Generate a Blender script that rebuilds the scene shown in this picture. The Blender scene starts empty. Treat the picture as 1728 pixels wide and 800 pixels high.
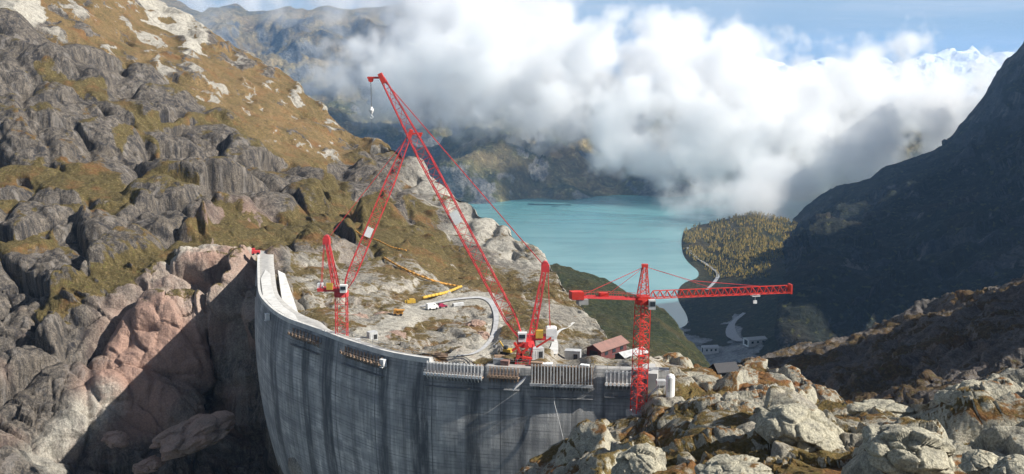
import bpy, math, random
import numpy as np
from mathutils import Vector

R = math.radians
rnd = random.Random(7)
scn = bpy.context.scene
COL = scn.collection

# ---------------------------------------------------------------- camera
CAMZ, PITCH, F = 60.0, R(9.24), 1660.0
cam_d = bpy.data.cameras.new('camera'); cam = bpy.data.objects.new('camera', cam_d); COL.objects.link(cam)
cam.location = (0, 0, CAMZ); cam.rotation_euler = (R(90) - PITCH, 0, 0)
cam_d.sensor_width = 36; cam_d.lens = 36 * F / 1728; cam_d.clip_start = 1; cam_d.clip_end = 90000
scn.camera = cam

# ---------------------------------------------------------------- light
SUN_AZ, SUN_EL = R(-15), R(37)          # azimuth measured from +X towards +Y
to_sun = Vector((math.cos(SUN_AZ) * math.cos(SUN_EL), math.sin(SUN_AZ) * math.cos(SUN_EL), math.sin(SUN_EL)))
sd = bpy.data.lights.new('sun', 'SUN'); sd.energy = 5.0; sd.angle = R(0.5); sd.color = (1, .95, .87)
sun = bpy.data.objects.new('sun', sd); COL.objects.link(sun)
sun.rotation_euler = to_sun.to_track_quat('Z', 'Y').to_euler()
world = bpy.data.worlds.new('World'); scn.world = world; world.use_nodes = True
wt = world.node_tree; wt.nodes.clear()

class NT:
    """tiny node helper"""
    def __init__(s, tree): s.t = tree; s.n = tree.nodes; s.l = tree.links
    def node(s, typ, ins=None, **props):
        n = s.n.new(typ)
        for k, v in props.items(): setattr(n, k, v)
        for k, v in (ins or {}).items(): s.put(n.inputs[k], v)
        return n
    def put(s, sock, v):
        if isinstance(v, bpy.types.NodeSocket): s.l.new(v, sock)
        elif isinstance(v, bpy.types.Node): s.l.new(v.outputs[0], sock)
        else:
            if sock.type == 'RGBA' and len(v) == 3: v = (*v, 1)
            sock.default_value = v
    def math(s, op, a, b=0.0, c=0.0, clamp=False):
        n = s.n.new('ShaderNodeMath'); n.operation = op; n.use_clamp = clamp
        s.put(n.inputs[0], a); s.put(n.inputs[1], b); s.put(n.inputs[2], c)
        return n.outputs[0]
    def ramp(s, v, lo, hi, a=0.0, b=1.0):
        n = s.n.new('ShaderNodeMapRange'); n.interpolation_type = 'SMOOTHSTEP'
        s.put(n.inputs['Value'], v); n.inputs['From Min'].default_value = lo; n.inputs['From Max'].default_value = hi
        n.inputs['To Min'].default_value = a; n.inputs['To Max'].default_value = b
        return n.outputs[0]
    def mix(s, f, a, b, mode='MIX'):
        n = s.n.new('ShaderNodeMix'); n.data_type = 'RGBA'; n.blend_type = mode
        s.put(n.inputs[0], f); s.put(n.inputs[6], a); s.put(n.inputs[7], b)
        return n.outputs[2]
    def noise(s, vec, scale, detail=4, rough=.55, dist=0.0):
        n = s.n.new('ShaderNodeTexNoise'); s.put(n.inputs['Vector'], vec)
        n.inputs['Scale'].default_value = scale; n.inputs['Detail'].default_value = detail
        n.inputs['Roughness'].default_value = rough; n.inputs['Distortion'].default_value = dist
        return n.outputs[0]
    def mapping(s, vec, scale=(1, 1, 1), rot=(0, 0, 0), loc=(0, 0, 0)):
        n = s.n.new('ShaderNodeMapping'); s.put(n.inputs[0], vec)
        n.inputs['Scale'].default_value = scale; n.inputs['Rotation'].default_value = rot; n.inputs['Location'].default_value = loc
        return n.outputs[0]

W = NT(wt)
sky = W.node('ShaderNodeTexSky', sky_type='NISHITA'); sky.sun_disc = False
sky.sun_elevation = SUN_EL; sky.sun_rotation = R(90) - SUN_AZ; sky.altitude = 2200; sky.air_density = 1.0; sky.dust_density = 1.0
tc = W.node('ShaderNodeTexCoord')
cir = W.noise(W.mapping(tc.outputs['Generated'], (2.2, 1.3, 26), rot=(0, R(3), 0)), 1.6, 6, .62, .4)
wc = W.noise(tc.outputs['Generated'], 2.6, 3, .5)
cm = W.math('MULTIPLY', W.ramp(cir, .38, .66), W.ramp(wc, .30, .56), clamp=True)
zdir = W.node('ShaderNodeSeparateXYZ', {0: tc.outputs['Generated']}).outputs[2]
skyb = W.mix(W.ramp(zdir, .34, .06, 0, .8), sky, (5.6, 8.2, 11.2))
skyc = W.mix(W.math('MULTIPLY', cm, .6), skyb, (11.5, 12.2, 13.2))
bg = W.node('ShaderNodeBackground', {'Color': skyc, 'Strength': .041})
W.node('ShaderNodeOutputWorld', {'Surface': bg.outputs[0]})
scn.view_settings.view_transform = 'Standard'; scn.view_settings.look = 'None'
scn.view_settings.exposure = 0.78; scn.view_settings.gamma = 1.0; scn.view_settings.use_curve_mapping = False
cy = scn.cycles
cy.max_bounces = 16; cy.diffuse_bounces = 2; cy.glossy_bounces = 2; cy.volume_bounces = 12
cy.transparent_max_bounces = 8; cy.use_denoising = True; cy.volume_max_steps = 256
cy.use_adaptive_sampling = True; cy.adaptive_threshold = .02; cy.caustics_reflective = False; cy.caustics_refractive = False
cy.sample_clamp_indirect = 6

# ---------------------------------------------------------------- picture geometry -> world
cp, sp = math.cos(PITCH), math.sin(PITCH)
def P(px, py, D):
    """world point seen at photograph pixel (px,py) at forward distance D (world Y)"""
    v = (400 - py) / F; k = D / (cp + v * sp)
    return Vector((k * (px - 864) / F, D, CAMZ + k * (-sp + v * cp)))
def PN(px, py, D):
    v = (400 - py) / F; k = D / (cp + v * sp)
    return np.stack([k * (px - 864) / F, D + 0 * px, CAMZ + k * (-sp + v * cp)], -1)
def Dz(py, z):
    v = (400 - py) / F
    return (z - CAMZ) * (cp + v * sp) / (-sp + v * cp)
def Pz(px, py, z): return P(px, py, Dz(py, z))
LAKE = -295.0

# ---------------------------------------------------------------- numpy noise
def _hash(ix, iy, iz, seed):
    h = (ix * 374761393 + iy * 668265263 + iz * 2147483647 + seed * 974634777) & 0xFFFFFFFF
    h = ((h ^ (h >> 13)) * 1274126177) & 0xFFFFFFFF
    h = ((h ^ (h >> 16)) * 2246822519) & 0xFFFFFFFF
    return (h ^ (h >> 15)) & 0xFFFFFFFF
def perlin(p, seed=0):
    i = np.floor(p).astype(np.int64); f = p - i
    u = f * f * f * (f * (f * 6 - 15) + 10); out = 0
    for dx in (0, 1):
        wx = u[:, 0] if dx else 1 - u[:, 0]
        for dy in (0, 1):
            wy = u[:, 1] if dy else 1 - u[:, 1]
            for dz in (0, 1):
                wz = u[:, 2] if dz else 1 - u[:, 2]
                h = _hash(i[:, 0] + dx, i[:, 1] + dy, i[:, 2] + dz, seed)
                g = ((h & 1023) / 511.5 - 1) * (f[:, 0] - dx) + (((h >> 10) & 1023) / 511.5 - 1) * (f[:, 1] - dy) + (((h >> 20) & 1023) / 511.5 - 1) * (f[:, 2] - dz)
                out = out + wx * wy * wz * g
    return out
def fbm(p, octv=5, seed=0, rough=.5, ridged=False):
    s = 0; a = 1.0; tot = 0
    for k in range(octv):
        n = perlin(p * 2.03 ** k + 17.3 * k, seed + k)
        if ridged: n = 1 - np.abs(n) * 2.4 - .45
        s = s + a * n; tot += a; a *= rough
    return s / tot
def voro(p, seed=0):
    i = np.floor(p).astype(np.int64); f = p - i
    d1 = np.full(len(p), 9.0); d2 = np.full(len(p), 9.0); idv = np.zeros(len(p))
    for dx in (-1, 0, 1):
        for dy in (-1, 0, 1):
            for dz in (-1, 0, 1):
                h = _hash(i[:, 0] + dx, i[:, 1] + dy, i[:, 2] + dz, seed)
                q = (dx + (h & 1023) / 1023 - f[:, 0]) ** 2 + (dy + ((h >> 10) & 1023) / 1023 - f[:, 1]) ** 2 + (dz + ((h >> 20) & 1023) / 1023 - f[:, 2]) ** 2
                m = q < d1
                d2 = np.where(m, d1, np.minimum(d2, q)); d1 = np.where(m, q, d1); idv = np.where(m, (h >> 5) % 1000 / 1000, idv)
    return np.sqrt(d1), np.sqrt(d2), idv
def facets(p, seed=0):
    """cells broken into tilted flat faces, like jointed rock; returns height (about -.6 to .6) and gap to the next cell"""
    i = np.floor(p).astype(np.int64); f = p - i; d1 = np.full(len(p), 9.0); d2 = d1.copy(); V = np.zeros((len(p), 3)); Hs = np.zeros(len(p), np.int64)
    for dx in (-1, 0, 1):
        for dy in (-1, 0, 1):
            for dz in (-1, 0, 1):
                h = _hash(i[:, 0] + dx, i[:, 1] + dy, i[:, 2] + dz, seed)
                v = np.stack([dx + (h & 1023) / 1023 - f[:, 0], dy + ((h >> 10) & 1023) / 1023 - f[:, 1], dz + ((h >> 20) & 1023) / 1023 - f[:, 2]], -1)
                q = (v ** 2).sum(-1); m = q < d1; d2 = np.where(m, d1, np.minimum(d2, q)); d1 = np.where(m, q, d1); V = np.where(m[:, None], v, V); Hs = np.where(m, h, Hs)
    r = np.stack([((Hs >> 3) & 255) / 127.5 - 1, ((Hs >> 11) & 255) / 127.5 - 1, ((Hs >> 19) & 255) / 127.5 - 1], -1)
    return (r * V).sum(-1) * .8 + (((Hs >> 7) & 255) / 255 - .5) * .4, np.sqrt(d2) - np.sqrt(d1)
def sstep(x, a, b):
    t = np.clip((x - a) / (b - a), 0, 1); return t * t * (3 - 2 * t)

# ---------------------------------------------------------------- object helpers
def tag(o, label=None, cat=None, group=None, kind=None):
    if label: o['label'] = label
    if cat: o['category'] = cat
    if group: o['group'] = group
    if kind: o['kind'] = kind
    return o
def empty(name, loc, label, cat, group=None):
    o = bpy.data.objects.new(name, None); COL.objects.link(o); o.location = loc; o.empty_display_size = 1
    return tag(o, label, cat, group)
class MB:
    def __init__(s): s.v = []; s.f = []
    def add(s, vs, fs):
        n = len(s.v); s.v += [Vector(a) for a in vs]; s.f += [tuple(n + i for i in f) for f in fs]; return s
    def hexa(s, c):      # eight corners: bottom ring then top ring
        return s.add(c, [(3, 2, 1, 0), (4, 5, 6, 7), (0, 1, 5, 4), (1, 2, 6, 5), (2, 3, 7, 6), (3, 0, 4, 7)])
    def box(s, c, ex, ey, ez):   # centre, half-axis vectors
        c, ex, ey, ez = map(Vector, (c, ex, ey, ez))
        return s.hexa([c - ex - ey - ez, c + ex - ey - ez, c + ex + ey - ez, c - ex + ey - ez, c - ex - ey + ez, c + ex - ey + ez, c + ex + ey + ez, c - ex + ey + ez])
    def abox(s, c, sx, sy, sz, rz=0):
        ca, sa = math.cos(rz), math.sin(rz)
        return s.box(c, (ca * sx / 2, sa * sx / 2, 0), (-sa * sy / 2, ca * sy / 2, 0), (0, 0, sz / 2))
    def bar(s, p, q, r, n=4, r2=None, cap=True):
        p, q = Vector(p), Vector(q); d = q - p
        if d.length < 1e-6: return s
        d.normalize(); a = d.cross(Vector((0, 0, 1)) if abs(d.z) < .95 else Vector((1, 0, 0))).normalized(); b = d.cross(a)
        r2 = r if r2 is None else r2; vs = []
        for (c, rr) in ((p, r), (q, r2)):
            for k in range(n):
                t = 2 * math.pi * (k + .5) / n; vs.append(c + a * math.cos(t) * rr + b * math.sin(t) * rr)
        fs = [(k, (k + 1) % n, n + (k + 1) % n, n + k) for k in range(n)]
        if cap: fs += [tuple(range(n - 1, -1, -1)), tuple(range(n, 2 * n))]
        return s.add(vs, fs)
    def path(s, pts, r, n=6):
        for a, b in zip(pts, pts[1:]): s.bar(a, b, r, n)
        return s
    def lattice(s, p, q, side, w0, w1, seg, rc, rd, taper0=0, taper1=0, h=None):
        """four-chord truss from p to q; side = sideways axis; w0/w1 = width at ends; taperN = share of length over which it narrows to 30 percent"""
        p, q, side = Vector(p), Vector(q), Vector(side).normalized(); d = (q - p); up = d.normalized().cross(side).normalized()
        rings = []
        for k in range(seg + 1):
            t = k / seg; w = w0 + (w1 - w0) * t
            g = 1.0
            if taper0 and t < taper0: g = .35 + .65 * t / taper0
            if taper1 and t > 1 - taper1: g = .35 + .65 * (1 - t) / taper1
            hh = (h if h else w) * g; ww = w * g; c = p + d * t
            rings.append([c - side * ww / 2 - up * hh / 2, c + side * ww / 2 - up * hh / 2, c + side * ww / 2 + up * hh / 2, c - side * ww / 2 + up * hh / 2])
        for k in range(seg):
            A, B = rings[k], rings[k + 1]
            for j in range(4):
                s.bar(A[j], B[j], rc)
                j2 = (j + 1) % 4
                if k % 2: s.bar(A[j], B[j2], rd)
                else: s.bar(A[j2], B[j], rd)
                s.bar(B[j], B[j2], rd)
        return s
    def build(s, name, mat, parent=None, smooth=False):
        off = Vector((0, 0, 0)); o = parent
        while o is not None: off = off + o.location; o = o.parent
        me = bpy.data.meshes.new(name); me.from_pydata([tuple(v - off) for v in s.v], [], s.f); me.update()
        if smooth: me.polygons.foreach_set('use_smooth', [True] * len(me.polygons))
        me.materials.append(mat)
        ob = bpy.data.objects.new(name, me); COL.objects.link(ob); ob.parent = parent
        return ob
def top(mb, name, mat, loc, label, cat, group=None, kind=None, smooth=False):
    """a thing that is one mesh: origin at loc"""
    loc = Vector(loc); me = bpy.data.meshes.new(name); me.from_pydata([tuple(v - loc) for v in mb.v], [], mb.f); me.update()
    if smooth: me.polygons.foreach_set('use_smooth', [True] * len(me.polygons))
    me.materials.append(mat); ob = bpy.data.objects.new(name, me); COL.objects.link(ob); ob.location = loc
    return tag(ob, label, cat, group, kind)

# ---------------------------------------------------------------- materials
def mat_new(name):
    m = bpy.data.materials.new(name); m.use_nodes = True; m.node_tree.nodes.clear(); return m, NT(m.node_tree)
def finish(N, color, rough=.8, bump=None, bstr=.5, bdist=1.0, metal=0.0, spec=.3):
    b = N.node('ShaderNodeBsdfPrincipled', {'Base Color': color, 'Roughness': rough, 'Metallic': metal, 'Specular IOR Level': spec})
    if bump is not None:
        bn = N.node('ShaderNodeBump', {'Height': bump, 'Strength': bstr, 'Distance': bdist}); N.put(b.inputs['Normal'], bn.outputs[0])
    N.node('ShaderNodeOutputMaterial', {'Surface': b.outputs[0]})
def paint(name, col, rough=.5, dirt=.35, scale=.8, metal=0.0):
    m, N = mat_new(name); g = N.node('ShaderNodeNewGeometry')
    n = N.noise(g.outputs['Position'], scale, 5, .6); n2 = N.noise(g.outputs['Position'], scale * 7, 3, .6)
    dk = tuple(c * (1 - dirt) + .06 * dirt for c in col)
    c = N.mix(N.ramp(n, .35, .7), col, dk); c = N.mix(N.ramp(n2, .55, .75, 0, .35), c, (.22, .2, .18))
    finish(N, c, rough, n2, .15, .1, metal); return m
def rock_mat(name, sc=1.0, rock=((.048, .045, .043), (.21, .18, .148)), pink=(.42, .27, .21), pale=(.52, .49, .42), ochre=(.26, .175, .085), olive=(.095, .074, .032),
             bump=1.0, streak=True, rust=(.20, .085, .035)):
    """terrain: colours of rock, lichen, grass mixed by the sheet's own masks plus world-space noise. sc = size of detail in metres"""
    m, N = mat_new(name); g = N.node('ShaderNodeNewGeometry'); pos = g.outputs['Position']
    at = N.node('ShaderNodeAttribute'); at.attribute_name = 'mask'
    sx = N.node('ShaderNodeSeparateColor', {'Color': at.outputs['Color']})
    ga, pa, la = sx.outputs[0], sx.outputs[1], sx.outputs[2]
    ao = N.node('ShaderNodeAttribute'); ao.attribute_name = 'ochre'
    n_big = N.noise(pos, .05 / sc, 5, .6); n_mid = N.noise(pos, .3 / sc, 6, .65); n_fin = N.noise(pos, 1.6 / sc, 5, .7)
    st = N.noise(N.mapping(pos, (1, 1, .16)), .45 / sc, 6, .68, .6) if streak else n_mid
    c = N.mix(N.ramp(st, .32, .68), rock[0], rock[1])
    c = N.mix(N.ramp(n_mid, .60, .78, 0, .55), c, (.30, .28, .25))
    c = N.mix(N.ramp(n_big, .52, .66, 0, .5), c, (.15, .125, .095))
    c = N.mix(N.ramp(n_fin, .55, .42, 0, .5), c, tuple(x * .45 for x in rock[0]))
    if streak:
        ws = N.noise(N.mapping(pos, (1, 1, .07)), .16 / sc, 5, .7, .4); c = N.mix(N.ramp(ws, .52, .64, 0, .8), c, (.03, .03, .034))
        c = N.mix(N.ramp(ws, .45, .36, 0, .45), c, (.24, .22, .20))
    c = N.mix(N.math('MULTIPLY', pa, N.ramp(n_big, .3, .55, .35, .95)), c, N.mix(N.ramp(n_fin, .35, .7), tuple(x * .72 for x in pink), pink))
    pl = N.mix(N.ramp(n_fin, .35, .65), tuple(x * .55 for x in pale), pale)
    c = N.mix(N.math('MULTIPLY', la, N.ramp(n_mid, .3, .6, .45, 1)), c, pl)
    # vegetation
    up = N.node('ShaderNodeSeparateXYZ', {0: g.outputs['Normal']}).outputs[2]
    gv = N.math('ADD', ga, N.math('MULTIPLY', N.math('SUBTRACT', n_mid, .5), .9))
    gv = N.math('ADD', gv, N.math('MULTIPLY', N.math('SUBTRACT', up, .60), .75))
    gm = N.ramp(gv, .42, .58)
    gc = N.mix(ao.outputs['Fac'], N.mix(N.ramp(n_fin, .35, .7), olive, tuple(x * 1.7 for x in olive)), N.mix(N.ramp(n_mid, .35, .65), tuple(x * .75 for x in ochre), ochre))
    gst = N.noise(N.mapping(pos, (1, 1, .3)), .8 / sc, 5, .7)
    gc = N.mix(N.ramp(gst, .40, .62, .5, 0), gc, tuple(x * .4 for x in olive))
    gc = N.mix(N.ramp(gst, .56, .72, 0, .4), gc, tuple(min(.5, x * 1.5 + .04) for x in ochre))
    gc = N.mix(N.ramp(n_big, .5, .68, 0, .45), gc, rust)
    gc = N.mix(N.ramp(N.noise(pos, .7 / sc, 3, .5), .58, .7, 0, .5), gc, (.12, .12, .035))
    c = N.mix(gm, c, gc)
    h = N.math('ADD', N.math('MULTIPLY', st, 1.0), N.math('ADD', N.math('MULTIPLY', n_mid, 1.6), N.math('MULTIPLY', n_fin, .5)))
    finish(N, c, .92, h, .8 * bump, 1.1 * sc, spec=.12); return m

# ---------------------------------------------------------------- terrain sheets
def rbf(anchors, cc=.012):
    A = np.array(anchors, float); x = A[:, :2] / 100; y = np.log(A[:, 2]); n = len(A)
    r = np.sqrt(((x[:, None] - x[None]) ** 2)  .sum(-1) + cc)
    M = np.zeros((n + 3, n + 3)); M[:n, :n] = r - np.eye(n) * .004; M[:n, n] = 1; M[:n, n + 1:] = x; M[n, :n] = 1; M[n + 1:, :n] = x.T
    w = np.linalg.solve(M, np.concatenate([y, [0, 0, 0]]))
    def f(px, py):
        q = np.stack([px, py], -1) / 100; out = w[n] + q @ w[n + 1:]
        for i in range(n): out = out + w[i] * np.sqrt(((q - x[i]) ** 2)    .sum(-1) + cc)
        return np.exp(out)
    return f
def curve(pts):
    xs, ys = zip(*pts); return lambda x: np.interp(x, xs, ys)
def stroke(px, py, pts, w, soft=.6):
    """1 inside a band of half-width w round a polyline"""
    d = np.full(px.shape, 1e9)
    for (x0, y0), (x1, y1) in zip(pts, pts[1:]):
        dx, dy = x1 - x0, y1 - y0; t = np.clip(((px - x0) * dx + (py - y0) * dy) / (dx * dx + dy * dy + 1e-9), 0, 1)
        d = np.minimum(d, np.hypot(px - x0 - t * dx, py - y0 - t * dy))
    return 1 - sstep(d, w * (1 - soft), w * (1 + soft))
def sheet(name, x0, x1, step, ytop, ybot, anchors, nt, mat, masks, disp, back=(10, 14, .9), ledge=None, cc=.012, kind='structure', skirt=30, smooth=True, tpow=1.0):
    xs = np.arange(x0, x1 + step, step); nx = len(xs); f = rbf(anchors, cc)
    t = np.linspace(0, 1, nt) ** tpow; yt, yb = ytop(xs), ybot(xs)
    PX = np.repeat(xs[None], nt, 0); PY = yb[None] + (yt - yb)[None] * t[:, None]
    D = f(PX.ravel(), PY.ravel()).reshape(nt, nx)
    if ledge is not None: D = D * ledge(PX, PY)
    D = np.minimum.accumulate((D * (1 + 1e-5 * np.arange(nt)[:, None]))[::-1], 0)[::-1]
    V = PN(PX, PY, D)
    # the ground goes on behind the ridge line, falling away
    nb, bs, fall = back; rows = []
    last = V[-1]; hd = last[:, :2] / np.linalg.norm(last[:, :2], axis=1, keepdims=True)
    for k in range(1, nb + 1):
        dist = bs * (1.35 ** k - 1); q = last.copy(); q[:, :2] += hd * dist; q[:, 2] -= fall * dist * min(1, k / 3); rows.append(q)
    sk = V[0].copy(); sk[:, 2] -= skirt
    V = np.concatenate([sk[None], V] + [r[None] for r in rows], 0)
    PX = np.concatenate([PX[:1], PX] + [PX[-1:]] * nb, 0); PY = np.concatenate([PY[:1], PY] + [PY[-1:]] * nb, 0)
    H = V.shape[0]
    du = np.gradient(V, axis=1); dv = np.gradient(V, axis=0); nrm = np.cross(du, dv); nrm /= np.linalg.norm(nrm, axis=-1, keepdims=True) + 1e-9
    p = V.reshape(-1, 3); pxf, pyf = PX.ravel(), PY.ravel()
    wx = fbm(p / 30, 4, 91); wy = fbm(p / 30 + 50, 4, 92)
    mk = list(masks(pxf + wx * 45, pyf + wy * 45, p))
    d = disp(p, mk, nrm.reshape(-1, 3), pxf, pyf)
    if isinstance(d, tuple):                                     # broad relief is eased a little between neighbours, fine grain is not
        g_, fine = d; g_ = g_.reshape(H, nx)
        for _ in range(5): g_[:, 1:-1] = .5 * g_[:, 1:-1] + .25 * (g_[:, :-2] + g_[:, 2:])
        for _ in range(2): g_[1:-1] = .5 * g_[1:-1] + .25 * (g_[:-2] + g_[2:])
        d = g_.ravel() + fine
    q = p + nrm.reshape(-1, 3) * (d[:, None] if d.ndim == 1 else d)
    idx = np.arange(H * nx).reshape(H, nx); F4 = np.stack([idx[:-1, :-1], idx[:-1, 1:], idx[1:, 1:], idx[1:, :-1]], -1).reshape(-1, 4)
    me = bpy.data.meshes.new(name); me.vertices.add(len(q)); me.vertices.foreach_set('co', q.astype(np.float32).ravel())
    me.loops.add(F4.size); me.loops.foreach_set('vertex_index', F4.astype(np.int32).ravel())
    me.polygons.add(len(F4)); me.polygons.foreach_set('loop_start', np.arange(0, F4.size, 4, dtype=np.int32))
    try: me.polygons.foreach_set('loop_total', np.full(len(F4), 4, dtype=np.int32))
    except Exception: pass
    me.update(calc_edges=True)
    me.polygons.foreach_set('use_smooth', [smooth] * len(F4))
    a = me.color_attributes.new('mask', 'FLOAT_COLOR', 'POINT'); c = np.ones((len(q), 4), np.float32); c[:, 0], c[:, 1], c[:, 2] = mk[0], mk[1], mk[2]
    a.data.foreach_set('color', np.clip(c, 0, 1).ravel())
    b = me.attributes.new('ochre', 'FLOAT', 'POINT'); b.data.foreach_set('value', np.clip(mk[3] + 0 * pxf, 0, 1).astype(np.float32))
    me.materials.append(mat); ob = bpy.data.objects.new(name, me); COL.objects.link(ob); ob['kind'] = kind
    ob_d = dict(f=f, x0=x0, x1=x1, q=q.reshape(H, nx, 3)[1:1 + nt], PX=PX[1:1 + nt], PY=PY[1:1 + nt])
    return ob, ob_d
def on(sd_, px, py):
    """point of the displaced sheet that the photograph shows nearest to pixel px,py"""
    q = sd_['q']; dx = q[..., 0]; v = q - np.array([0, 0, CAMZ]); zc = v[..., 1] * cp - v[..., 2] * sp
    X = 864 + F * v[..., 0] / zc; Y = 400 - F * (v[..., 1] * sp + v[..., 2] * cp) / zc
    e = (X - px) ** 2 + (Y - py) ** 2; k = np.argmin(e); return Vector(q.reshape(-1, 3)[k])

# --- left mountain, its cliffs down into the empty reservoir and the basin behind the dam
L_top = curve([(-160, -190), (100, -190), (180, -90), (235, -22), (262, 0), (330, 38), (400, 82), (480, 124), (520, 160), (560, 200), (600, 234), (640, 240), (690, 262), (740, 300), (765, 322), (800, 350), (850, 385), (900, 425), (930, 452), (960, 490), (1000, 537), (1020, 560), (1060, 585), (1120, 600), (1200, 640)])
L_bot = curve([(-160, 900), (1200, 900)])
La = [(-160, 900, 235), (0, 850, 240), (150, 850, 265), (300, 850, 280), (435, 850, 288), (0, 700, 275), (150, 700, 285), (300, 700, 300), (435, 700, 312), (550, 850, 262), (650, 850, 240), (800, 850, 228), (950, 850, 222), (1150, 850, 215),
      (550, 700, 258), (650, 700, 235), (800, 700, 222), (950, 700, 215), (1150, 700, 212),
      (0, 560, 310), (150, 560, 312), (250, 520, 318), (350, 480, 330), (435, 435, 345), (0, 420, 350), (150, 440, 345), (300, 410, 360), (435, 400, 375), (435, 600, 322),
      (470, 470, 318), (500, 500, 285), (500, 440, 345), (1150, 640, 205),
      (620, 530, 268), (720, 520, 290), (820, 510, 305), (830, 580, 240), (600, 480, 310), (700, 480, 330), (700, 450, 350), (560, 440, 350), (880, 540, 275), (960, 570, 258), (1000, 580, 250), (1060, 590, 240), (1120, 602, 232),
      (560, 395, 392), (650, 400, 400), (760, 460, 365), (850, 480, 350), (920, 500, 320), (920, 446, 392), (960, 490, 345), (1000, 538, 300), (860, 395, 450), (800, 352, 500), (760, 320, 540), (690, 265, 600), (600, 236, 660), (650, 330, 500), (730, 380, 455),
      (480, 125, 760), (400, 85, 800), (260, 0, 860), (100, -190, 1000), (-160, -190, 940), (0, 300, 420), (150, 290, 430), (300, 310, 440), (420, 350, 430), (0, 150, 500), (150, 150, 520), (300, 170, 540), (420, 240, 520), (520, 280, 520), (0, 0, 620), (150, 0, 700), (200, 60, 660), (350, 110, 680), (450, 170, 640), (560, 250, 620), (600, 290, 560), (500, 350, 450)]
for x_, y_ in ((503, 538), (540, 552), (580, 567), (620, 579), (660, 590), (720, 599), (780, 603), (840, 606), (915, 611), (1000, 613), (1060, 614), (1100, 612)):
    La += [(x_, y_ + 4, Dz(y_ + 4, -1.0)), (x_, y_ - 12, Dz(y_ - 12, -1.6 - .5 * (x_ < 800))), (x_, y_ + 32, Dz(y_ + 4, -1.0) + 2.5)]
road_px = [(560, 590), (600, 574), (640, 556), (680, 535), (710, 518), (750, 508), (790, 503), (815, 503), (830, 512), (837, 530), (836, 552), (829, 572), (815, 588), (795, 598), (765, 601)]
ochre_line = curve([(-200, 20), (0, 35), (100, 75), (200, 120), (290, 145), (350, 175), (430, 235), (500, 275), (560, 300), (610, 270), (650, 262), (1300, 262)])
def L_mask(px, py, p):
    n = fbm(p / 22, 5, 5); n2 = fbm(p / 60, 4, 8)
    up = sstep(ochre_line(px) - py, -12, 25) * sstep(px, 760, 640)
    ri = L_top(px)
    uu, vv = (px * .83 + py * .56) / 46, (-px * .56 + py * .83) / 13
    qs = np.stack([uu, vv, 0 * uu], -1); streaks = fbm(qs, 5, 44, .6)
    paleup = sstep(streaks + .5 * n2, .06, .17) * up * .8; greyup = sstep(fbm(qs * .8 + 9, 5, 47, .62) + .4 * fbm(p / 50, 3, 48), .07, .15) * up * (1 - paleup)
    paleup = np.maximum(paleup, up * sstep(stroke(px, py, [(225, -20), (300, 40), (330, 75)], 22) + stroke(px, py, [(0, 0), (60, 25)], 22) + 1.5 * streaks, .45, .7))
    g = up * (.93 - paleup * 1.2 - greyup * .9)
    for pts, w, a in (([(-100, 300), (0, 296), (60, 290), (120, 300), (200, 322)], 22, .9), ([(60, 120), (170, 150), (235, 195), (260, 235)], 6, .7), ([(200, 240), (240, 205), (330, 192), (420, 225), (500, 262), (560, 300)], 8, .85),
                      ([(90, 525), (140, 495), (190, 465), (240, 440)], 26, .95), ([(230, 440), (300, 415), (380, 395), (470, 392), (560, 400)], 20, .75), ([(0, 350), (110, 345), (220, 352)], 9, .8), ([(560, 330), (600, 370), (650, 395), (740, 430), (830, 470)], 26, .62),
                      ([(620, 400), (700, 420), (760, 450)], 26, .9), ([(700, 350), (740, 400), (800, 450)], 16, .7), ([(640, 340), (560, 350), (500, 372)], 10, .7), ([(250, 290), (330, 330), (400, 372)], 9, .7), ([(860, 470), (880, 520), (860, 570)], 18, .6), ([(0, 410), (90, 395)], 10, .8)):
        g = np.maximum(g, a * stroke(px, py, pts, w))
    basin = sstep(px, 470, 520) * sstep(py, 425, 450)
    ledges = sstep(fbm(np.stack([(px + .5 * py) / 70, (py - .25 * px) / 15, 0 * px], -1), 5, 49, .6), .06, .2); g = g + .24 * ledges * (1 - basin) * (1 - up) * (py < 420) - .5 * sstep(streaks, .1, .22) * (g > .5) * (1 - up) * (py > 300) 
    g = np.where(basin > .5, np.maximum(g * .62, .22 + .95 * n), g * .93 + .05 + .5 * n)
    pink = stroke(px, py, [(400, 430), (330, 480), (240, 560), (190, 650), (230, 690), (330, 540)], 60) * .9
    pink = np.maximum(pink, stroke(px, py, [(290, 750), (330, 715), (380, 705)], 28)); pink = np.maximum(pink, .5 * basin * sstep(n, -.05, .15))
    pale = np.maximum(paleup, sstep(ri + 75 - py + 90 * n, 0, 40) * sstep(px, 650, 740) * .95)
    pale = np.maximum(pale, basin * (.75 + 1.2 * n)); pale = np.maximum(pale, stroke(px, py, [(290, 440), (340, 425), (430, 425)], 16) * .9)
    pale = np.maximum(pale, .4 * sstep(n2, .02, .2) * sstep(py, 380, 500) * (px < 450))
    pale = np.maximum(pale, stroke(px, py, [(60, 800), (110, 740), (160, 690)], 34) * .75)
    pink = np.maximum(pink, .5 * sstep(n2 + n, -.1, .2) * (py > 470) * (px < 450))
    g = g * (1 - .9 * sstep(py, 520, 600) * (px < 440))
    return g, pink, pale, np.maximum(up * np.clip(.72 + 2.2 * streaks + .8 * n, .15, 1), .25 * basin)
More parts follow.
